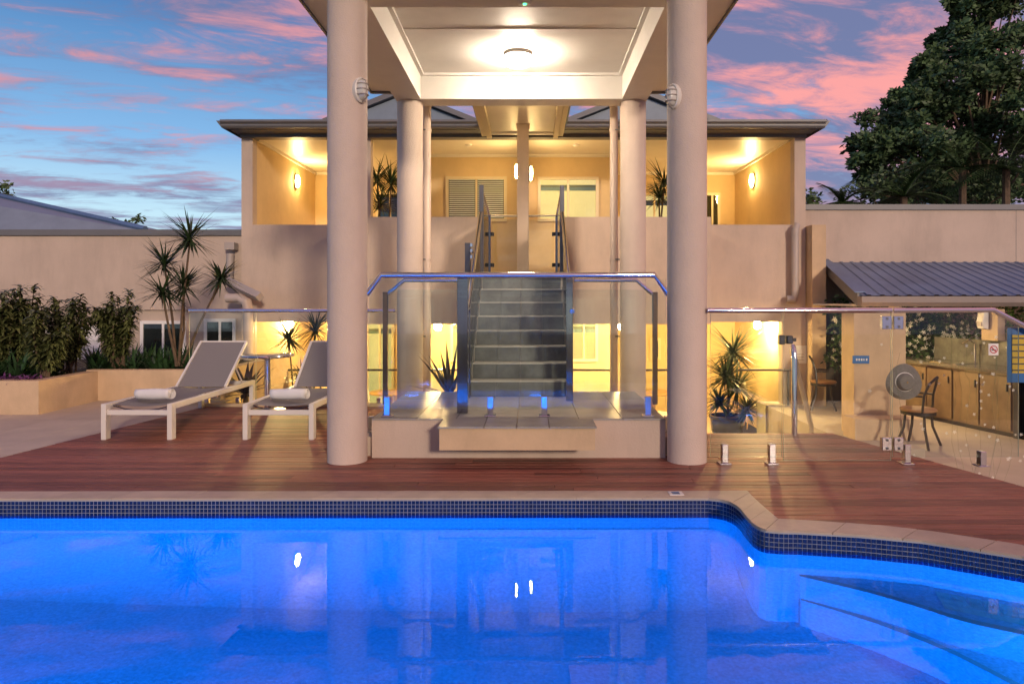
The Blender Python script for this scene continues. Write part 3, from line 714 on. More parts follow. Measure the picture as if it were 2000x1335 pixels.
# ================================================================ POOL FENCES
lf = thing('left_glass_fence', 'clear glass pool fence with chrome top rail behind the loungers', 'glass fence', (-3.2, 9.18, 0))
yl = 9.18; rz_ = 1.255
T([(P(369, 0, yl).x, yl, rz_), (P(772, 0, yl).x, yl, rz_)], .024, n=12).build('rail', 'chrome', lf, smooth=True)
xs_ = [P(q, 0, yl).x for q in (369, 500, 640, 772)]
for s0, s1 in zip(xs_[:-1], xs_[1:]): pane(lf, [(s0 + .006, yl - .006, -.1), (s1 - .006, yl - .006, -.1), (s1 - .006, yl - .006, 1.24), (s0 + .006, yl - .006, 1.24)])
for q in (405, 465, 535, 605, 680, 740): spigot(lf, P(q, 0, yl).x, yl, -.15 if False else -.02, .12)
rf = thing('right_glass_fence', 'clear glass pool fence with gate and bent chrome rail on the deck', 'glass fence', (3.2, 5.9, 0))
yr = 5.9; xa_ = [P(q, 0, yr).x for q in (1388, 1529, 1742, 1990)]; zr_ = 1.30
T([P(1381, 606, yr), P(1530, 606, yr)], .022, n=12).build('rail', 'chrome', rf, smooth=True)
T([P(1532, 606, yr), P(1741, 606, yr)], .022, n=12).build('rail', 'chrome', rf, smooth=True)
T([P(1744, 606, yr), P(1940, 605, yr), P(2030, 652, yr)], .022, n=12).build('rail', 'chrome', rf, smooth=True)
for i, (s0, s1, zb) in enumerate(((xa_[0], xa_[1] - .006, .06), (xa_[1] + .006, xa_[2] - .006, .03), (xa_[2] + .006, xa_[3], .06))):
    top = 1.285
    pts = [(s0, yr, zb), (s1, yr, zb), (s1, yr, top), (s0, yr, top)]
    if i == 2: xk = P(1940, 0, yr).x; pts = [(s0, yr, zb), (s1, yr, zb), (s1, yr, 1.17), (xk, yr, top), (s0, yr, top)]
    pane(rf, pts)
for q in (1415, 1507, 1770): spigot(rf, P(q, 0, yr).x, yr, .001, .17)
spigot(rf, P(1917, 0, yr).x, yr, -.02, .13)
for zz in (P(0, 866, yr).z, P(0, 630, yr).z):
    for s_ in (-1, 1):
        xh = xa_[2] + s_ * .05; B(xh - .04, xh + .04, yr - .02, yr + .03, zz - .055, zz + .055).build('hinge', 'chrome', rf, bevel=.004)
        for e1 in (-.035, .035): MB().extr([(xh + .012 * math.cos(w * 1.05), yr - .021, zz + e1 + .012 * math.sin(w * 1.05)) for w in range(6)], (0, -.004, 0)).build('screw', 'steel_dark', rf)
lq = P(1533, 663, yr); B(lq.x - .055, lq.x - .008, yr - .03, yr + .03, lq.z - .04, lq.z + .04).build('latch', 'black_plastic', rf, bevel=.006)
B(lq.x + .004, lq.x + .06, yr - .035, yr + .03, lq.z - .035, lq.z + .035).build('latch', 'black_plastic', rf, bevel=.01); B(lq.x + .06, lq.x + .09, yr - .02, yr + .01, lq.z - .015, lq.z + .015).build('latch_knob', 'black_plastic', rf)
# handrail of the steps going down beyond the deck
q = P(1550, 0, 7.2)
hr = thing('step_handrail', 'looped chrome handrail at the steps down behind the gate', 'handrail', (q.x, 7.4, -.05))
T([(q.x, 7.18, -.05), (q.x, 7.18, .78), (q.x, 7.2, .86), (q.x + .02, 7.27, .90), (q.x + .05, 7.36, .85), (q.x + .8, 8.7, -.2), (q.x + .82, 8.75, -.35), (q.x + .82, 8.75, -1.25)], .03, n=14).build('tube', 'chrome', hr, smooth=True)  # sloping run follows the rail's diagonal shadow, built as tube
MB().lathe((q.x, 7.18, -.03), [(.05, 0), (.05, .012)], 16).build('foot', 'chrome', hr)
for k in range(7): struct(B(q.x - .9, q.x + .7, 7.34 + k * .27, 7.34 + (k + 1) * .27, -1.3, -.185 * (k + 1)).build('stair_flight_step', 'concrete')) if False else None
fl = sname('court_steps', (q.x, 8, -1.3))
for k in range(6): B(2.1, 4.2, 7.345 + k * .27, 7.345 + (k + 1) * .27, -1.3, -.185 * (k + 1)).build('step', 'concrete', fl)

# ================================================================ LOUNGERS, TABLE, TOWELS
def lounger(x0, lab):
    y0 = 6.9; w = .71; LZ_ = .36
    t = thing('sun_lounger', lab, 'sun lounger', (x0 + w / 2, y0 + 1, 0), 'sun loungers on the deck')
    x1 = x0 + w; s = .05
    for xx in (x0, x1 - s):
        B(xx, xx + s, y0, y0 + .085, 0, LZ_).build('leg', 'white_metal', t, bevel=.005)
        B(xx, xx + s, y0 + 2.02, y0 + 2.10, 0, LZ_ - .06).build('leg', 'white_metal', t, bevel=.005)
        B(xx + .001, xx + s - .001, y0 + .086, y0 + 2.10, LZ_ - .06, LZ_ - .001).build('side_rail', 'white_metal', t, bevel=.005)
    B(x0 + s, x1 - s, y0 + .02, y0 + .06, LZ_ - .115, LZ_ - .065).build('cross_bar', 'white_metal', t, bevel=.004)
    B(x0 + s, x1 - s, y0 + 2.04, y0 + 2.08, LZ_ - .06, LZ_ - .01).build('cross_bar', 'white_metal', t, bevel=.004)
    B(x0 + s, x1 - s, y0 + 1.1, y0 + 1.14, LZ_ - .1, LZ_ - .06).build('cross_bar', 'white_metal', t, bevel=.004)
    a, b = x0 + s + .015, x1 - s - .015
    m_ = MB(); ny, nx = 10, 8; vs = []
    for j in range(ny + 1):
        for i in range(nx + 1):
            f = i / nx; g = j / ny
            vs.append((a + (b - a) * f, y0 + .09 + 1.28 * g, LZ_ + .002 - .035 * math.sin(math.pi * f) * (.6 + .4 * math.sin(math.pi * g)) - .02 * (1 - g) ** 3))
    m_.add(vs, [(j * (nx + 1) + i, j * (nx + 1) + i + 1, (j + 1) * (nx + 1) + i + 1, (j + 1) * (nx + 1) + i) for j in range(ny) for i in range(nx)])
    m_.build('seat_sling', 'sling', t, smooth=True)
    T([(a, y0 + .1, LZ_ - .03), (a + .12, y0 + .1, LZ_ - .065), ((a + b) / 2, y0 + .1, LZ_ - .085), (b - .12, y0 + .1, LZ_ - .065), (b, y0 + .1, LZ_ - .03)], .006, n=6).build('sling_wire', 'steel_dark', t)
    h0 = Vector((0, y0 + 1.36, LZ_ + .0)); h1 = Vector((0, y0 + 1.98, LZ_ + .50))
    dv = (h1 - h0).normalized(); nv = Vector((0, -dv.z, dv.y))
    br = MB().add([(a, h0.y, h0.z), (b, h0.y, h0.z), (b, h1.y, h1.z), (a, h1.y, h1.z)], [(0, 1, 2, 3)]).build('back_sling', 'sling', t)
    for xx in (a - .012, b - .012):
        MB().extr([(xx, h0.y, h0.z - .02), (xx, h1.y, h1.z - .02), (xx, h1.y - .012, h1.z + .012), (xx, h0.y - .012, h0.z + .012)], (.024, 0, 0)).build('back_tube', 'white_metal', br)
    T([(a, h1.y + .005, h1.z), (b, h1.y + .005, h1.z)], .013, n=8).build('back_tube', 'white_metal', br)
    for xx in (a - .01, b - .01):
        q0 = h0.lerp(h1, .45); T([(xx + .012, q0.y, q0.z - .02), (xx + .012, y0 + 1.86, LZ_ - .02)], .011, n=6).build('prop', 'white_metal', t)
    # rolled towel
    tw = thing('towel', 'rolled white towel on the seat of the ' + ('left lounger' if x0 < -4 else 'lounger beside the column'), 'towel', (x0 + .36, y0 + .36, LZ_ + .05), 'rolled towels', R(-9))
    m_ = MB(); pr = []; nT = 26
    for i in range(60):
        th = i * .36; r_ = .072 - .0011 * i
        pr.append((r_ * math.cos(th + 2.2), r_ * math.sin(th + 2.2) * .92))
    wv = .25; yc, zc_ = y0 + .36, LZ_ + .055
    L_ = []
    for xx in np.linspace(-.5, .5, 9):
        row_ = [(x0 + .35 + xx * .39 + .004 * math.sin(i * .7 + xx * 3), yc + p[0] * (1 + .05 * math.sin(xx * 9 + 1)), zc_ + p[1] * (1 + .05 * math.cos(xx * 7)) + .01 * xx) for i, p in enumerate(pr)]
        L_.append(row_)
    vs = sum(L_, []); k = len(pr)
    m_.add(vs, [(r_ * k + i, r_ * k + i + 1, (r_ + 1) * k + i + 1, (r_ + 1) * k + i) for r_ in range(8) for i in range(k - 1)])
    o = m_.build('roll', 'towel', tw, smooth=True); sol = o.modifiers.new('thick', 'SOLIDIFY'); sol.thickness = .006
lounger(-4.285, 'white framed sun lounger with grey sling nearest the planter')
lounger(-2.87, 'white framed sun lounger with grey sling partly behind the column')
q = P(523, 0, 8.75)
tb = thing('round_table', 'round chrome topped pedestal table between the two loungers', 'table', (q.x, 8.75, 0))
MB().lathe((q.x, 8.75, 0), [(.30, .675), (.322, .682), (.325, .695), (.318, .707), (.29, .712)], 40).build('table_top', 'chrome', tb, smooth=True)
MB().lathe((q.x, 8.75, 0), [(.04, .02), (.038, .64), (.09, .66), (.09, .675)], 20).build('pedestal', 'chrome', tb, smooth=True)
MB().lathe((q.x, 8.75, 0), [(.21, 0), (.21, .012), (.05, .03)], 32).build('base', 'steel_dark', tb, smooth=True)

# ================================================================ PLANTS
def leaf_strip(m_, base, d, length, width, droop, segs=4, fold=.0):
    d = Vector(d).normalized(); side = d.cross(Vector((0, 0, 1)))
    if side.length < .1: side = Vector((1, 0, 0))
    side.normalize(); p = Vector(base); vs = []; fs = []
    for i in range(segs + 1):
        t = i / segs; w = width * (min(1, .5 + 2 * t) if t < .4 else (1 - t) / .6) * .5 + .0008
        vs += [p - side * w, p + side * w]
        d = (d + Vector((0, 0, -droop / segs))).normalized(); p = p + d * (length / segs)
    for i in range(segs): fs.append((2 * i, 2 * i + 1, 2 * i + 3, 2 * i + 2))
    m_.add(vs, fs)
def rosette(c, rad, nl, width, rng, droop=.5, tilt=(-.5, 1.0)):
    m_ = MB()
    for i in range(nl):
        a = rng.uniform(0, 2 * math.pi); el = rng.uniform(*tilt)
        d = (math.cos(a) * math.cos(el), math.sin(a) * math.cos(el), math.sin(el))
        leaf_strip(m_, Vector(c) + Vector((0, 0, rng.uniform(-.06, .06))), d, rad * rng.uniform(.75, 1.1), width, droop * rng.uniform(.4, 1.2))
    return m_
def dracaena(base, heads, lab, name='dracaena', trunk_r=.02, group=None, lm='leaf_dracaena', nl=90, w=.02):
    rng = random.Random(len(lab) + int(base[0] * 10)); base = Vector(base)
    t = thing(name, lab, 'plant', base, group)
    for (h, rad) in heads:
        h = Vector(h); mid = base.lerp(h, .5) + Vector((rng.uniform(-.06, .06), rng.uniform(-.06, .06), -.05))
        T([base + Vector((rng.uniform(-.04, .04), rng.uniform(-.04, .04), 0)), mid, h - Vector((0, 0, .02))], [trunk_r, trunk_r * .8, trunk_r * .6], n=7).build('trunk', 'bark', t, smooth=True)
        rosette(h, rad * 1.3, int(nl * 1.3), w * 1.25, rng, .38).build('leaf_head', lm, t)
YD = 10.1
dracaena(P(350, 715, YD), [(P(371, 467, YD), .42), (P(321, 515, YD + .2), .38), (P(317, 570, YD - .2), .40), (P(358, 560, YD + .1), .38), (P(432, 545, YD - .1), .34)], 'tall many headed dracaena rising from the left planter', 'dracaena', .022)
dracaena((P(745, 0, 13.3).x, 13.3, 1.7), [(P(737, 350, 13.3), .42), (P(764, 358, 13.2), .42), (P(742, 400, 13.4), .38)], 'dracaena on the upper balcony between the left columns', 'dracaena', .025)
dracaena((P(1288, 0, 13.0).x, 13.0, 1.7), [(P(1297, 358, 13.0), .42), (P(1287, 385, 13.1), .30)], 'dracaena on the upper balcony between the right columns', 'dracaena', .025)
dracaena((P(568, 0, 11.4).x, 11.4, -1.3), [(P(565, 662, 11.4), .36), (P(590, 745, 11.2), .34)], 'spiky dracaena in front of the lit wall behind the round table', 'dracaena')
dracaena((P(618, 0, 11.6).x, 11.6, -1.3), [(P(616, 645, 11.6), .40), (P(625, 690, 11.5), .3)], 'spiky dracaena behind the fence close to the left column', 'dracaena')
q = P(1420, 0, 13.2)
pt = thing('plant_pot', 'glossy dark blue round pot on the lower terrace', 'pot', (q.x, 13.2, -1.3))
MB().lathe((q.x, 13.2, -1.3), [(.2, 0), (.29, .2), (.31, .38), (.32, .43), (.34, .45), (.34, .5), (.30, .5), (.29, .44)], 32).build('pot_body', 'pot_blue', pt, smooth=True)
MB().lathe((q.x, 13.2, -.87), [(.29, 0), (.05, .02)], 24).build('potting_soil', 'soil', pt)
dracaena((q.x, 13.2, -.86), [(P(1432, 690, 13.2), .58), (P(1418, 735, 13.1), .5), (P(1440, 755, 13.3), .5), (P(1458, 800, 13.0), .32), (P(1405, 785, 13.2), .36)], 'bushy dracaena growing in the dark blue pot', 'dracaena', .022, nl=110, w=.03)
rng = random.Random(5)
br = thing('bromeliad', 'dark purple spiky bromeliad beside the stair plinth', 'plant', P(880, 778, 8.1))
m_ = MB()
for i in range(26):
    a = rng.uniform(0, 6.28); el = rng.uniform(.15, 1.3)
    leaf_strip(m_, P(878, 775, 8.1), (math.cos(a) * math.cos(el), math.sin(a) * math.cos(el) * .5, math.sin(el)), rng.uniform(.4, .75), .06, .35)
m_.build('leaf_head', 'leaf_bronze', br); B(-1.2, -.7, 7.95, 8.4, -1.3, .22).build('planter_box', 'stucco', br)
bp_ = thing('bird_nest_plant', 'dark broad leaved plant behind the left lounger', 'plant', (P(480, 0, 9.9).x, 9.9, -.3))
m_ = MB()
for i in range(34):
    a = rng.uniform(0, 6.28); el = rng.uniform(.1, 1.2); leaf_strip(m_, (P(480, 0, 9.9).x, 9.9, .05), (math.cos(a) * math.cos(el), math.sin(a) * math.cos(el), math.sin(el)), rng.uniform(.35, .65), .08, .5)
m_.build('leaf_head', 'leaf_bronze', bp_)
T([(P(480, 0, 9.9).x, 9.9, -.4), (P(480, 0, 9.9).x, 9.9, .08)], .04, n=8).build('stem', 'bark', bp_)

# planter walls
pw = thing('planter', 'stepped rendered planter wall around the left garden bed', 'planter', (-6.2, 9.2, 0))
B(-9.5, -6.0, 8.44, 8.6, -.01, .41).build('planter_wall', 'planter_render', pw)
B(-6.16, -6.0, 8.6, 9.6, -.01, .41).build('planter_wall', 'planter_render', pw)
B(-6.16, -4.3, 9.6, 9.75, -.01, .425).build('planter_wall', 'planter_render', pw)
B(-4.45, -4.3, 9.75, 12.4, -1.3, .42).build('planter_wall', 'planter_render', pw)
MB().prism([(-9.5, 8.6), (-6.16, 8.6), (-6.16, 9.7), (-4.45, 9.7), (-4.45, 12.3), (-9.5, 12.3)], .2, .34).build('planter_soil', 'soil', pw)
# shrubs
def shrub(px, top_py, Y, width, lab, n_br=16):
    rng = random.Random(px); base = Vector((P(px, 0, Y).x, Y, .33)); top = P(px, top_py, Y).z
    t = thing('leafy_shrub', lab, 'shrub', base, 'shrubs in the planter')
    st_ = MB(); lf_ = MB()
    for i in range(n_br):
        a = rng.uniform(0, 6.28); r_ = width * math.sqrt(rng.random()); hh = (top - base.z) * (1 - .28 * (r_ / width) ** 2) * rng.uniform(.78, 1.0)
        tip = base + Vector((math.cos(a) * r_, math.sin(a) * r_ * .8, hh))
        mid = base.lerp(tip, .45) + Vector((rng.uniform(-.05, .05), rng.uniform(-.05, .05), -.03)); mid.x = base.x + (tip.x - base.x) * .35
        st_.tube([base + Vector((rng.uniform(-.1, .08), rng.uniform(-.06, .06), 0)), mid, tip], [.016, .011, .005], n=5)
        for k in range(19):
            f = .34 + .66 * k / 18; c = mid.lerp(tip, (f - .45) / .55) if f > .45 else base.lerp(mid, f / .45)
            for j in range(7):
                w = rng.uniform(0, 6.28); el = rng.uniform(-.2, .9)
                leaf_strip(lf_, c, (math.cos(w) * math.cos(el), math.sin(w) * math.cos(el), math.sin(el)), rng.uniform(.10, .18), .045, .9, 3)
    st_.build('stems', 'bark', t); lf_.build('foliage', 'leaf_shrub', t)
shrub(-12, 560, 9.2, .30, 'leafy shrub cut by the left picture edge', 14)
shrub(45, 545, 9.5, .38, 'tallest leafy shrub in the planter near the picture edge', 18)
shrub(88, 590, 9.0, .26, 'lower yellowish leafy shrub in front of the tall planter shrubs', 12)
shrub(135, 562, 9.7, .40, 'leafy shrub with bare lower stems second from the dracaena', 16)
shrub(232, 560, 10.1, .40, 'vase shaped leafy shrub nearest the dracaena', 20)
rng = random.Random(3); m_ = MB(); m2 = MB()
for i in range(210):
    if i < 120: c = Vector((rng.uniform(-8.6, -6.5), rng.uniform(8.9, 9.6), .34))
    else: c = Vector((rng.uniform(-6.6, -4.6), rng.uniform(10.02, 10.6), .34))
    for j in range(11):
        a = rng.uniform(0, 6.28); el = rng.uniform(.3, 1.35); leaf_strip(m_, c, (math.cos(a) * math.cos(el), math.sin(a) * math.cos(el), math.sin(el)), rng.uniform(.26, .5), .05, .7, 3)
o = m_.build('ground_cover', 'leaf_strap', None, kind='stuff'); tag(o, 'dark strappy ground cover filling the left planter', 'ground cover')
for i in range(60):
    c = Vector((rng.uniform(-6.9, -6.2), rng.uniform(8.56, 8.85), .40))
    for j in range(5):
        a = rng.uniform(0, 6.28); el = rng.uniform(-.1, .7); leaf_strip(m2, c, (math.cos(a) * math.cos(el), math.sin(a) * math.cos(el), math.sin(el)), rng.uniform(.1, .2), .022, .5, 3)
o = m2.build('purple_ground_cover', 'leaf_purple', None, kind='stuff'); tag(o, 'purple trailing ground cover spilling at the planter corner', 'ground cover')
m_ = MB()
for i in range(80):
    c = Vector((rng.uniform(-4.25, -3.3), rng.uniform(9.35, 10.4), -.28))
    for j in range(9):
        a = rng.uniform(0, 6.28); el = rng.uniform(.1, 1.2); leaf_strip(m_, c, (math.cos(a) * math.cos(el), math.sin(a) * math.cos(el), math.sin(el)), rng.uniform(.12, .26), .05, .7, 3)
o = m_.build('low_ground_cover', 'leaf_bronze', None, kind='stuff'); tag(o, 'low dark ground cover behind the left glass fence', 'ground cover')
struct(B(-4.3, -3.2, 9.2, 10.6, -1.3, -.28).build('lower_bed_soil', 'soil'))

# ================================================================ LEFT WING
lw = thing('left_wing', 'low beige wing wall with grey parapet left of the balconies', 'building', (-9, 13.2, -1.3))
YW = 13.0
zt_ = P(0, 460, YW).z; zs = P(0, 605, YW).z
B(-16, XL - .003, YW, YW + .3, zs, zt_).build('wall', 'stucco', lw)
B(-16, XL - .003, YW - .05, YW + .35, zt_, zt_ + .11).build('parapet_cap', 'trim', lw)
B(XL - .14, XL - .004, YW - .06, YW + .3, zt_ + .112, zt_ + .26).build('parapet_box', 'trim', lw)
B(-16, XL - .003, YW + .06, YW + .3, -2, zs - .002).build('wall', 'stucco', lw)
for k in range(9):
    z0 = -.35 + k * .14
    MB().extr([(-10.4, YW + .02, z0), (-10.4, YW + .055, z0), (-10.4, YW + .055, z0 + .137), (-10.4, YW + .04, z0 + .137)], (2.3, 0, 0)).build('weatherboard', 'white_paint', lw)
def lwin(p0, p1, t0, t1):
    a = P(p0, t1, YW + .06); b = P(p1, t0, YW + .06); w = window(a.x, b.x, a.z, b.z, YW + .059, 'dark', lw); w.active_material = MATS['white_paint']
lwin(276, 365, 626, 760); lwin(400, 462, 622, 700)
m_ = MB(); m_.add([(-7.4, 13.3, 2.72), (-14.5, 17, 4.25), (-30, 17, 6.6), (-30, 13.3, 2.72)], [(0, 1, 2, 3)]); 
m_.add([(-7.4, 13.3, 2.72), (-7.4, 20, 2.72), (-14.5, 17, 4.25)], [(0, 1, 2)])
rfo = m_.build('roof', 'roof_pale', lw)
T([(-7.4, 13.3, 2.76), (-14.5, 17, 4.29)], .06, n=6).build('hip_cap', 'roof_grey', rfo)
# pipes on the corner
lp = thing('corner_pipes', 'pale rainwater head and sloping pipes on the left wall corner', 'downpipe', (-5.6, 12.85, 1.2))
q0 = P(452, 480, 12.85); B(q0.x - .09, q0.x + .09, 12.75, 12.95, q0.z - .08, q0.z + .06).build('rainwater_head', 'pipe_grey', lp, bevel=.01)
T([P(450, 495, 12.85), P(448, 545, 12.85)], .07, n=12).build('pipe', 'pipe_grey', lp, smooth=True)
T([P(442, 548, 12.5), P(508, 580, 11.9)], .085, n=4).build('box_gutter', 'pipe_grey', lp)
T([P(445, 582, 12.4), P(470, 582, 12.3), P(482, 590, 12.2), P(485, 606, 12.2), P(485, 830, 12.2)], .085, n=14).build('pipe', 'pipe_cream', lp, smooth=True)

# ================================================================ RIGHT WING, AWNING, BARBECUE
rw = thing('right_wing', 'plain beige wing wall with dark cap right of the balconies', 'building', (9, 12.9, -1.3))
YR = 12.8
zt_ = P(0, 410, YR).z
B(XR + .003, 16, YR, YR + .3, -1.3, zt_).build('wall', 'stucco', rw)
B(XR + .003, 16, YR - .04, YR + .34, zt_, zt_ + .10).build('parapet_cap', 'trim', rw)
B(9.0, 9.006, YR - .003, YR, 1.6, zt_).build('panel_joint', 'trim', rw)
a = P(1590, 0, 12.3)
MB().extr([(XR + .012, 12.2, -1.3), (a.x + .17, 12.2, -1.3), (a.x + .17, 12.2, 2.72), (XR + .012, 12.2, 2.72)], (0, .59, 0)).build('buttress', 'planter_render', rw)
B(5.32, 5.95, YR - .03, YR - .002, -1.3, 1.15).build('door', 'curtain', rw); 
B(5.22, 5.32, YR - .06, YR - .002, -1.3, 1.2).build('door_frame', 'white_paint', rw)
rp = thing('wall_downpipe', 'grey downpipe with elbow on the right end of the balcony wall', 'downpipe', (P(1553, 0, 12.3).x, 12.35, 1.4))
T([P(1556, 440, 12.38), P(1553, 447, 12.32), P(1553, 575, 12.32), P(1550, 584, 12.32), P(1537, 584, 12.34)], .062, n=14).build('pipe', 'pipe_grey', rp, smooth=True)
T([P(1553, 447, 12.32), P(1553, 458, 12.32)], .072, n=14).build('collar', 'pipe_grey', rp, smooth=True)
aw = thing('awning_roof', 'grey corrugated metal awning roof over the barbecue terrace', 'awning', (8, 11.5, 1.4))
A0 = Vector((5.42, 12.78, 2.09)); A1 = Vector((4.9, 10.3, 1.46)); B0 = Vector((14, 12.78, 2.09)); B1 = Vector((14, 10.3, 1.46))
corrugated('roof_sheet', A1, B1, A0, B0, .2, .016, 'roof_grey', aw)
MB().extr([A1 + Vector((-.02, 0, .04)), A0 + Vector((-.02, 0, .04)), A0 + Vector((-.02, 0, -.14)), A1 + Vector((-.02, 0, -.16))], (.03, 0, 0)).build('barge_board', 'trim', aw)
MB().extr([A1 + Vector((-.06, 0, .045)), A0 + Vector((-.06, 0, .045)), A0 + Vector((.1, 0, .05)), A1 + Vector((.1, 0, .05))], (0, 0, .012)).build('barge_cap', 'roof_grey', aw)
MB().extr([(4.88, 10.3, 1.30), (4.88, 10.2, 1.30), (4.88, 10.16, 1.36), (4.88, 10.16, 1.45), (4.88, 10.3, 1.45)], (9.1, 0, 0)).build('gutter', 'gutter_taupe', aw)
B(5.0, 14, 10.4, 12.78, 1.30, 1.33).build('lining', 'ceiling_cream', aw)
al = thing('awning_lamp', 'warm lamp under the awning above the barbecue bench', 'ceiling lamp', (5.6, 10.6, 1.3))
MB().lathe((5.6, 10.6, 1.298), [(.09, 0), (.09, -.03)], 16).build('base', 'white_metal', al); MB().lathe((5.6, 10.6, 1.268), [(.08, 0), (.06, -.04)], 16).build('diffuser', 'lamp_awning', al)
pr_ = thing('terrace_pier', 'beige rendered pier carrying the awning corner', 'pier', (4.9, 9.8, -.48))
B(4.50, 5.22, 9.6, 9.98, -.48, 1.29).build('pier', 'planter_render', pr_); B(4.35, 5.3, 9.25, 9.599, -.48, -.2).build('kerb', 'planter_render', pr_)
B(5.22, 5.8, 10.9, 11.1, -.48, .72).build('low_wall', 'planter_render', pr_)
sg = thing('blue_sign', 'small blue sign with white lettering marks on the terrace pier', 'sign', (P(1682, 0, 9.58).x, 9.58, P(0, 702, 9.58).z))
s = sg.location; B(s.x - .115, s.x + .115, 9.585, 9.597, s.z - .055, s.z + .055).build('plate', 'sign_blue', sg)
for k, w in enumerate((.02, .018, .02, .014, .02)): B(s.x - .07 + k * .034, s.x - .07 + k * .034 + w, 9.581, 9.585, s.z - .015, s.z + .015).build('lettering', 'sign_white', sg)
# barbecue bench
ux = Vector((6.75 - 6.12, 8.5 - 11.4, 0)); ang = math.atan2(ux.y, ux.x); Lb = 4.4
bq = thing('barbecue_bench', 'brown cabinet bench with stone top and splashback under the awning', 'bench', (6.12, 11.4, -.48), None, ang)
def lb(x0, x1, y0, y1, z0, z1, nm, m, par=bq): return B(x0, x1, y0, y1, z0, z1).build(nm, m, par, local=True)
lb(0, 2.05, .03, .65, .06, .86, 'carcass', 'cabinet'); lb(0, Lb, .06, .6, 0, .06, 'plinth', 'chair_dark')
for x0, x1 in ((.03, .52), (.55, 1.02), (1.06, 1.50), (1.53, 2.02)):
    d_ = lb(x0, x1, .008, .029, .09, .82, 'door', 'cabinet'); lb(x1 - .06, x1 - .045, -.012, .007, .62, .72, 'handle', 'steel_dark', d_)
lb(2.05, 2.12, .02, .65, 0, .86, 'end_panel', 'steel_dark'); lb(2.12, 2.62, .3, .65, .06, .86, 'appliance', 'dark_void'); lb(2.2, 2.5, .28, .299, .5, .7, 'appliance_panel', 'steel_dark')
lb(2.62, 2.68, .02, .65, 0, .86, 'end_panel', 'cabinet'); lb(2.68, Lb, .03, .65, .06, .86, 'carcass', 'cabinet')
lb(-.04, Lb, -.03, .68, .86, .90, 'bench_top', 'granite'); lb(-.04, Lb, .68, .72, .86, 1.26, 'splashback', 'splash')
lb(.5, 1.0, .1, .5, .9, .912, 'sink', 'chrome')
T([(.85, .6, .9), (.85, .6, 1.2), (.85, .5, 1.26), (.85, .36, 1.2)], .013, n=8).build('tap', 'chrome', bq, local=True, smooth=True)
lb(1.02, 1.30, .55, .679, 1.27, 1.74, 'wall_panel', 'planter_render')
sd = thing('soap_dispenser', 'white soap dispenser on the tan panel above the bench', 'dispenser', (0, 0, 0)); 
mrot = Matrix.Rotation(ang, 4, 'Z'); sd.location = Vector((6.12, 11.4, -.48)) + mrot @ Vector((1.1, .54, 1.45)); sd.rotation_euler = (0, 0, ang)
MB().extr([(-.06, 0, -.02), (-.06, -.09, 0), (-.06, -.11, .1), (-.06, -.08, .24), (-.06, 0, .25)], (.12, 0, 0)).build('housing', 'sign_white', sd, local=True, bevel=.01)
B(-.04, .04, -.118, -.10, .03, .1).build('push_plate', 'pipe_grey', sd, local=True)
ns = thing('no_smoking_sign', 'small white no smoking sign with red ring on the fence glass', 'sign', P(1940, 682, yr - .01))
s = ns.location; B(s.x - .042, s.x + .042, s.y - .003, s.y, s.z - .05, s.z + .05).build('plate', 'sign_white', ns)
ring = MB(); k = 24
ring.add([(s.x + r_ * math.cos(a_ * 2 * math.pi / k), s.y - .006, s.z + r_ * math.sin(a_ * 2 * math.pi / k)) for r_ in (.034, .027) for a_ in range(k)], [(i, (i + 1) % k, k + (i + 1) % k, k + i) for i in range(k)])
ring.build('red_ring', 'sign_red', ns); MB().extr([(s.x - .024, s.y - .006, s.z + .018), (s.x - .018, s.y - .006, s.z + .024), (s.x + .024, s.y - .006, s.z - .018), (s.x + .018, s.y - .006, s.z - .024)], (0, -.001, 0)).build('red_bar', 'sign_red', ns)
B(s.x - .018, s.x + .018, s.y - .0055, s.y - .0035, s.z - .008, s.z).build('cigarette', 'sign_ink', ns)
ps = thing('safety_sign', 'blue and yellow pool safety board at the right picture edge', 'sign', P(1990, 690, yr + .06))
s = ps.location; B(s.x - .10, s.x + .22, s.y, s.y + .006, s.z - .25, s.z + .22).build('board', 'sign_blue', ps); B(s.x - .06, s.x + .21, s.y - .003, s.y - .0005, s.z - .17, s.z + .16).build('panel', 'sign_yellow', ps)
for k in range(6): B(s.x - .06, s.x + .2, s.y - .005, s.y - .0032, s.z - .15 + k * .055, s.z - .138 + k * .055).build('text_line', 'sign_ink', ps)
pp = thing('notice_poster', 'white paper notice on the wall beside the handrail', 'notice', (P(1570, 0, 12.4).x, 12.45, P(0, 692, 12.45).z))
s = pp.location; B(s.x - .14, s.x + .1, 12.448, 12.455, s.z - .16, s.z + .16).build('paper', 'sign_white', pp)
for k in range(3): B(s.x - .11, s.x + .02, 12.445, 12.4478, s.z - .1 + k * .05, s.z - .09 + k * .05).build('text_line', 'pipe_grey', pp)
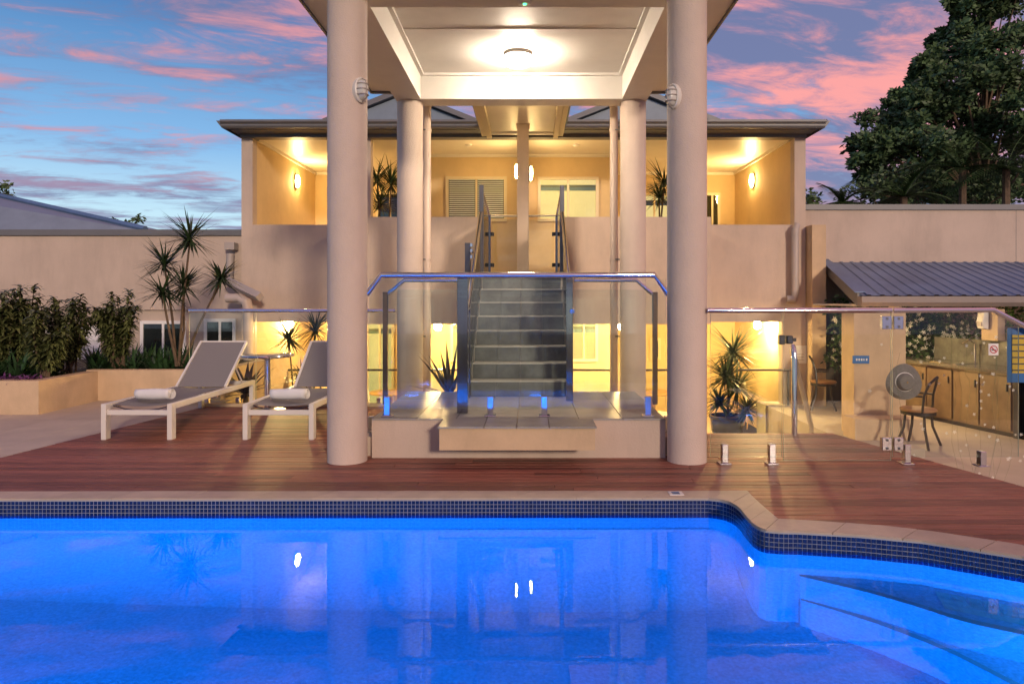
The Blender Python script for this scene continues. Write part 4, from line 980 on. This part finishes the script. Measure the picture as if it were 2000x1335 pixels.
# café chair, hat-shaped disc, pedestal
def cafe_chair(x, y, z, rz, lab, hat=False):
    t = thing('cafe_chair', lab, 'chair', (x, y, z), 'dark bentwood terrace chairs', rz)
    MB().lathe((0, 0, .45), [(.2, 0), (.215, .012), (.215, .03), (.2, .04)], 28).build('seat', 'seat_wood', t, local=True, smooth=True)
    MB().lathe((0, 0, .41), [(.205, 0), (.205, .04)], 28).build('seat_ring', 'chair_dark', t, local=True)
    for a in (.7, 2.44, 3.84, 5.58):
        c_, s_ = math.cos(a), math.sin(a); T([(.17 * c_, .17 * s_, .43), (.19 * c_, .19 * s_, .25), (.30 * c_, .30 * s_, 0)], .017, n=8).build('leg', 'chair_dark', t, local=True, smooth=True)
    pts = [(.2 * math.cos(a), .2 * math.sin(a) + .02, .45 + .45 * math.sin(math.pi * f) ** .6) for f, a in ((0, 2.7), (.1, 2.6), (.25, 2.3), (.5, math.pi / 2), (.75, .84), (.9, .54), (1, .44))]
    T(pts, .015, n=8).build('back_hoop', 'chair_dark', t, local=True, smooth=True)
    T([(.21 * math.cos(a), .21 * math.sin(a), .66) for a in (3.5, 3.0, 2.6)], .014, n=8).build('arm', 'chair_dark', t, local=True); T([(.21 * math.cos(a), .21 * math.sin(a), .66) for a in (-.36, .1, .54)], .014, n=8).build('arm', 'chair_dark', t, local=True)
    return t
cafe_chair(5.0, 8.9, -.48, -2.4, 'dark bentwood café chair with tan seat before the barbecue bench')
cafe_chair(5.05, 11.9, -.48, 1.2, 'dark chair by the door beyond the terrace pier')
ht = thing('hat_disc', 'round pale grey disc shaped as a brimmed hat at the café chair', 'hat', P(1765, 745, 8.6))  # unidentified round disc, given the shape of a hat
c = ht.location; m_ = MB(); rows = []
for r_, d_ in ((.225, .0), (.19, -.015), (.115, -.02), (.105, -.06), (.085, -.085), (.01, -.09)):
    rows.append([(c.x + r_ * math.cos(a_ * math.pi / 16), c.y + d_ + .03 * math.sin(a_ * math.pi / 8) * (r_ > .2), c.z + r_ * math.sin(a_ * math.pi / 16)) for a_ in range(32)])
m_.add(sum(rows, []), [(i * 32 + j, i * 32 + (j + 1) % 32, (i + 1) * 32 + (j + 1) % 32, (i + 1) * 32 + j) for i in range(5) for j in range(32)])
m_.build('hat_shell', 'hat_grey', ht, smooth=True)
T([(c.x + .113 * math.cos(a_ * math.pi / 16), c.y - .026, c.z + .113 * math.sin(a_ * math.pi / 16)) for a_ in range(33)], .008, n=6).build('hat_band', 'sign_white', ht)
q = P(1707, 0, 10.3)
pd = thing('pedestal', 'white pedestal with a shallow terracotta dish on top', 'pedestal', (q.x, 10.3, -.48))
MB().lathe((q.x, 10.3, -.48), [(.14, 0), (.13, .06), (.07, .12), (.06, .45), (.08, .6), (.13, .66)], 24).build('shaft', 'white_paint', pd, smooth=True)
MB().lathe((q.x, 10.3, .18), [(.16, 0), (.24, .03), (.26, .07), (.2, .05)], 28).build('dish', 'terracotta', pd, smooth=True)
MB().lathe((q.x, 10.3, .24), [(.09, 0), (.12, .1), (.10, .25), (.05, .3)], 20).build('jar', 'lamp_off', pd, smooth=True)
# ground floor dining
def dining_chair(x, y, rz, lab):
    t = thing('dining_chair', lab, 'chair', (x, y, -1.3), 'white dining chairs on the ground floor', rz)
    B(-.22, .22, -.22, .22, .42, .50).build('seat', 'fabric_white', t, local=True, bevel=.02); MB().extr([(-.22, .18, .5), (-.22, .24, .5), (-.22, .30, .98), (-.22, .25, .98)], (.44, 0, 0)).build('backrest', 'fabric_white', t, local=True, bevel=.02)
    for a, b in ((-1, -1), (1, -1), (-1, 1), (1, 1)): T([(a * .18, b * .18, .42), (a * .23, b * .23, 0)], [.02, .013], n=8).build('leg', 'wood_light', t, local=True)
dining_chair(P(735, 0, 13.6).x, 13.6, 2.2, 'white dining chair with wooden legs left of the stair'); dining_chair(P(1297, 0, 13.4).x, 13.4, -2.2, 'white dining chair with wooden legs right of the stair')
dining_chair(P(1478, 0, 14.6).x, 14.6, 1.4, 'white dining chair beside the potted dracaena')
for px, word in ((762, 'left'), (1275, 'right')):
    q = P(px, 0, 14.6); t = thing('dining_table', 'round wooden dining table on the ground floor %s of the stair' % word, 'table', (q.x, 14.6, -1.3), 'ground floor dining tables')
    MB().lathe((q.x, 14.6, -1.3), [(.42, .72), (.45, .73), (.45, .75), (.43, .76)], 32).build('table_top', 'wood_light', t, smooth=True); MB().lathe((q.x, 14.6, -1.3), [(.25, 0), (.06, .05), (.05, .72)], 20).build('pedestal', 'wood_light', t, smooth=True)

# flowering hedge behind the bench
rng = random.Random(21)
def leaves(m_, c, rad, cnt, size, rng, flat=1.0):
    for i in range(cnt):
        a = rng.uniform(0, 6.283); z = rng.uniform(-1, 1); r_ = rng.random() ** .45; s_ = math.sqrt(1 - z * z)
        p = Vector(c) + Vector((math.cos(a) * s_, math.sin(a) * s_, z * flat)) * rad * r_
        w = rng.uniform(0, 6.283); el = rng.uniform(-.7, .9); d = Vector((math.cos(w) * math.cos(el), math.sin(w) * math.cos(el), math.sin(el)))
        sd_ = d.cross(Vector((rng.uniform(-1, 1), rng.uniform(-1, 1), rng.uniform(-.3, 1)))).normalized(); l_ = size * rng.uniform(.7, 1.3); ww = l_ * .24
        m_.add([p, p + d * l_ * .5 + sd_ * ww, p + d * l_, p + d * l_ * .5 - sd_ * ww], [(0, 1, 2, 3)])
def star(m_, c, r_, rng, nrm=Vector((0, -1, 0))):
    u_ = nrm.cross(Vector((rng.uniform(-1, 1), .1, rng.uniform(-1, 1)))).normalized(); v_ = nrm.cross(u_)
    for k in range(5):
        a = k * 1.2566; d = u_ * math.cos(a) + v_ * math.sin(a); e = u_ * math.cos(a + .35) + v_ * math.sin(a + .35); f = u_ * math.cos(a - .35) + v_ * math.sin(a - .35)
        m_.add([c, c + f * r_ * .55, c + d * r_ + nrm * r_ * .15, c + e * r_ * .55], [(0, 1, 2, 3)])
hd = thing('jasmine_hedge', 'green hedge with small white star flowers behind the barbecue bench', 'hedge', (7.4, 10.5, -.48))
m_ = MB(); fl_ = MB()
for i in range(70):
    base_ = Vector((rng.uniform(5.3, 7.6), rng.uniform(11.9, 12.55), rng.uniform(.35, 1.2)))
    leaves(m_, base_, .26, 130, .085, rng)
    for k in range(5): star(fl_, base_ + Vector((rng.uniform(-.25, .25), -.24, rng.uniform(-.2, .2))), .04, rng, Vector((-.3, -.95, .1)).normalized())
for i in range(30):
    t = rng.uniform(-.1, 4.4); base_ = Vector((6.12, 11.4, 0)) + ux.normalized() * t + Vector((.97, .2, 0)) * rng.uniform(.85, 1.3); base_.z = rng.uniform(.3, 1.25)
    leaves(m_, base_, .28, 130, .075, rng)
    for k in range(6):
        p = base_ + Vector((rng.uniform(-.34, -.05), rng.uniform(-.25, .25), rng.uniform(-.25, .25))); star(fl_, p, .03, rng, Vector((-.75, -.65, .1)).normalized())
m_.build('foliage', 'leaf', hd); fl_.build('flowers', 'petal', hd)
# reflection of white flowers in the fence glass, modelled as added sprays
jv = thing('flower_reflection', 'white star flowers added as the reflection of a hedge in the end fence panel', 'flower reflection', (3.9, 6.5, -.48))
m_ = MB(); fl_ = MB(); tw_ = MB()
for i in range(9):
    px = rng.uniform(1755, 2010); Y = rng.uniform(6.3, 7.4); x = P(px, 0, Y).x; pts = []
    z = -.48
    for k in range(9): pts.append(Vector((x + .05 * math.sin(k * 1.3 + i), Y + .05 * math.cos(k + i), z + k * .19 * rng.uniform(.85, 1.05))))
    tw_.tube(pts, .0009, n=3)
    for p in pts[1:]:
        if rng.random() < .85:
            star(fl_, p + Vector((rng.uniform(-.3, .3), rng.uniform(-.1, .1), rng.uniform(-.1, .1))), rng.uniform(.014, .022), rng)
tw_.build('twigs', 'leaf', jv); fl_.build('flowers', 'petal', jv)
pb = thing('pier_shrub', 'small leafy shrub twigs above the low wall by the pier', 'shrub', (5.5, 11.3, -.48))
m_ = MB()
for k in range(7): leaves(m_, (5.3 + .09 * k, 11.3, .75 + .06 * math.sin(k)), .16, 60, .08, rng)
m_.build('foliage', 'leaf', pb); T([(5.5, 11.3, -.48), (5.52, 11.3, .75)], .02, n=6).build('trunk', 'bark', pb)

# ================================================================ TREES
def tree(name, base, clumps, lab, cnt, size, limb_r=.16, lm='leaf_tree'):
    rng = random.Random(len(clumps) * 7 + cnt); base = Vector(base); t = thing(name, lab, 'tree', base)
    m_ = MB(); lb_ = MB(); top = Vector((base.x, base.y, max(c[0].z for c in clumps) * .8))
    T([base, base.lerp(top, .3) + Vector((.15, 0, 0)), base.lerp(top, .6), top], [limb_r * 1.3, limb_r, limb_r * .7, limb_r * .3], n=8).build('trunk', 'bark', t, smooth=True)
    for c, r_ in clumps:
        s_ = base.lerp(top, min(.9, max(.25, (c.z - base.z) / (top.z - base.z) * .7)))
        lb_.tube([s_, s_.lerp(c, .5) + Vector((0, 0, .15)), c], [limb_r * .35, limb_r * .2, .015], n=5)
        for k in range(7):
            p = c + Vector((rng.gauss(0, 1), rng.gauss(0, 1), rng.gauss(0, .8))) * r_ * .5
            lb_.tube([c, p], [.015, .006], n=4); leaves(m_, p, r_ * rng.uniform(.35, .6), cnt // 7, size, rng, .75)
    lb_.build('branches', 'bark', t); m_.build('crown', lm, t)
rng = random.Random(11)
big = []
for (px, py) in ((1900, 25), (1960, 15), (1985, 70), (1915, 85), (1860, 95), (1955, 130), (1880, 150), (1830, 175), (1990, 180), (1920, 200), (1775, 225), (1850, 225), (1960, 245), (1805, 255), (1900, 270), (1745, 280), (1990, 300), (1840, 300), (1780, 310), (1930, 325), (1725, 290), (1712, 270), (1735, 330), (1760, 255), (1870, 345), (1800, 350), (1980, 365), (1850, 385), (1930, 385), (1765, 370),
                 (2060, 40), (2060, 150), (2060, 250), (2060, 350), (2150, 100), (2150, 250), (2000, -60), (1940, -70), (2080, -60)):
    big.append((P(px, py, rng.uniform(18.5, 22)), rng.uniform(.62, .95)))
for (px, py) in ((1872, 15), (1845, 70), (1812, 130), (1790, 190), (1742, 225), (1712, 285), (1702, 305), (1728, 250), (1760, 205), (1825, 150), (1690, 330), (1705, 350), (1880, 60), (1800, 165)):
    big.append((P(px, py, rng.uniform(19, 21)), rng.uniform(.3, .42)))
tree('broadleaf_tree', (13.5, 20.5, -2.2), big, 'large dark broadleaf tree behind the right wing', 1700, .17, .15)
low = [(P(px, py, rng.uniform(17, 18)), .5) for px, py in ((1700, 375), (1740, 385), (1790, 380), (1680, 390), (1590, 395), (1720, 350), (1840, 375), (1900, 390), (1960, 380))]
tree('screen_bush', (9.5, 17.6, -2.2), low, 'dark bushes showing just above the right wing wall', 320, .14, .06)
tree('distant_tree', (P(10, 0, 30).x, 30, -2.2), [(P(2, 380, 30), .35), (P(8, 368, 30), .3)], 'twig tips of a tree above the left roof', 80, .2, .08)
tree('distant_tree', (P(265, 0, 30).x, 30, -2.2), [(P(268, 428, 30), .3), (P(240, 436, 30), .2)], 'twig tips of a tree right of the left roof slope', 60, .2, .08)
def palm(c, nf, length, lab, rng, base_z=-2.2):
    c = Vector(c); t = thing('palm_tree', lab, 'palm tree', (c.x, c.y, base_z))
    T([(c.x, c.y, base_z), c], [.12, .08], n=8).build('trunk', 'bark', t, smooth=True)
    for i in range(nf):
        a = i / nf * 6.283 + rng.uniform(-.2, .2); el = rng.uniform(.1, 1.2); d = Vector((math.cos(a) * math.cos(el), math.sin(a) * math.cos(el), math.sin(el)))
        p = c.copy(); pts = [p.copy()]
        for k in range(8):
            d = (d + Vector((0, 0, -.13))).normalized(); p = p + d * length / 8; pts.append(p.copy())
        m_ = MB(); m_.tube(pts, [.014 - .0014 * k for k in range(9)], n=4)
        for k in range(1, 9):
            for f in (0, .33, .66):
                q = pts[k - 1].lerp(pts[k], f); dd = (pts[k] - pts[k - 1]).normalized(); sd_ = dd.cross(Vector((0, 0, 1))).normalized(); ll = length * .30 * math.sin(math.pi * min(.95, (k + f) / 9.5) ** .8) + .05
                for s_ in (-1, 1): leaf_strip(m_, q, dd * .6 + sd_ * s_ + Vector((0, 0, .2)), ll, .035, .5, 3)
        m_.build('frond', 'leaf', t)
rng = random.Random(4)
palm(P(1645, 398, 15.5), 15, .75, 'low palm crown above the right wing wall beside the balcony', rng)
palm(P(1880, 330, 16.5), 14, 1.5, 'palm with long green fronds in front of the broadleaf tree', rng)
palm(P(1765, 385, 15.8), 12, 1.0, 'palm crown low above the wall under the broadleaf tree', rng)
palm(P(1965, 330, 16.2), 12, 1.5, 'palm with drooping fronds near the right picture edge', rng)
nr = thing('neighbour_roof', 'pale roof corner showing above the right wing wall at the picture edge', 'roof', (11.5, 15, 2.9))
MB().extr([(10.2, 15, 3.1), (14, 15, 3.1), (14, 15, 3.9), (12, 15, 3.55)], (0, 3, 0)).build('roof_sheet', 'roof_pale', nr); B(10.4, 14, 15.1, 18, -2.2, 3.08).build('wall', 'stucco', nr)
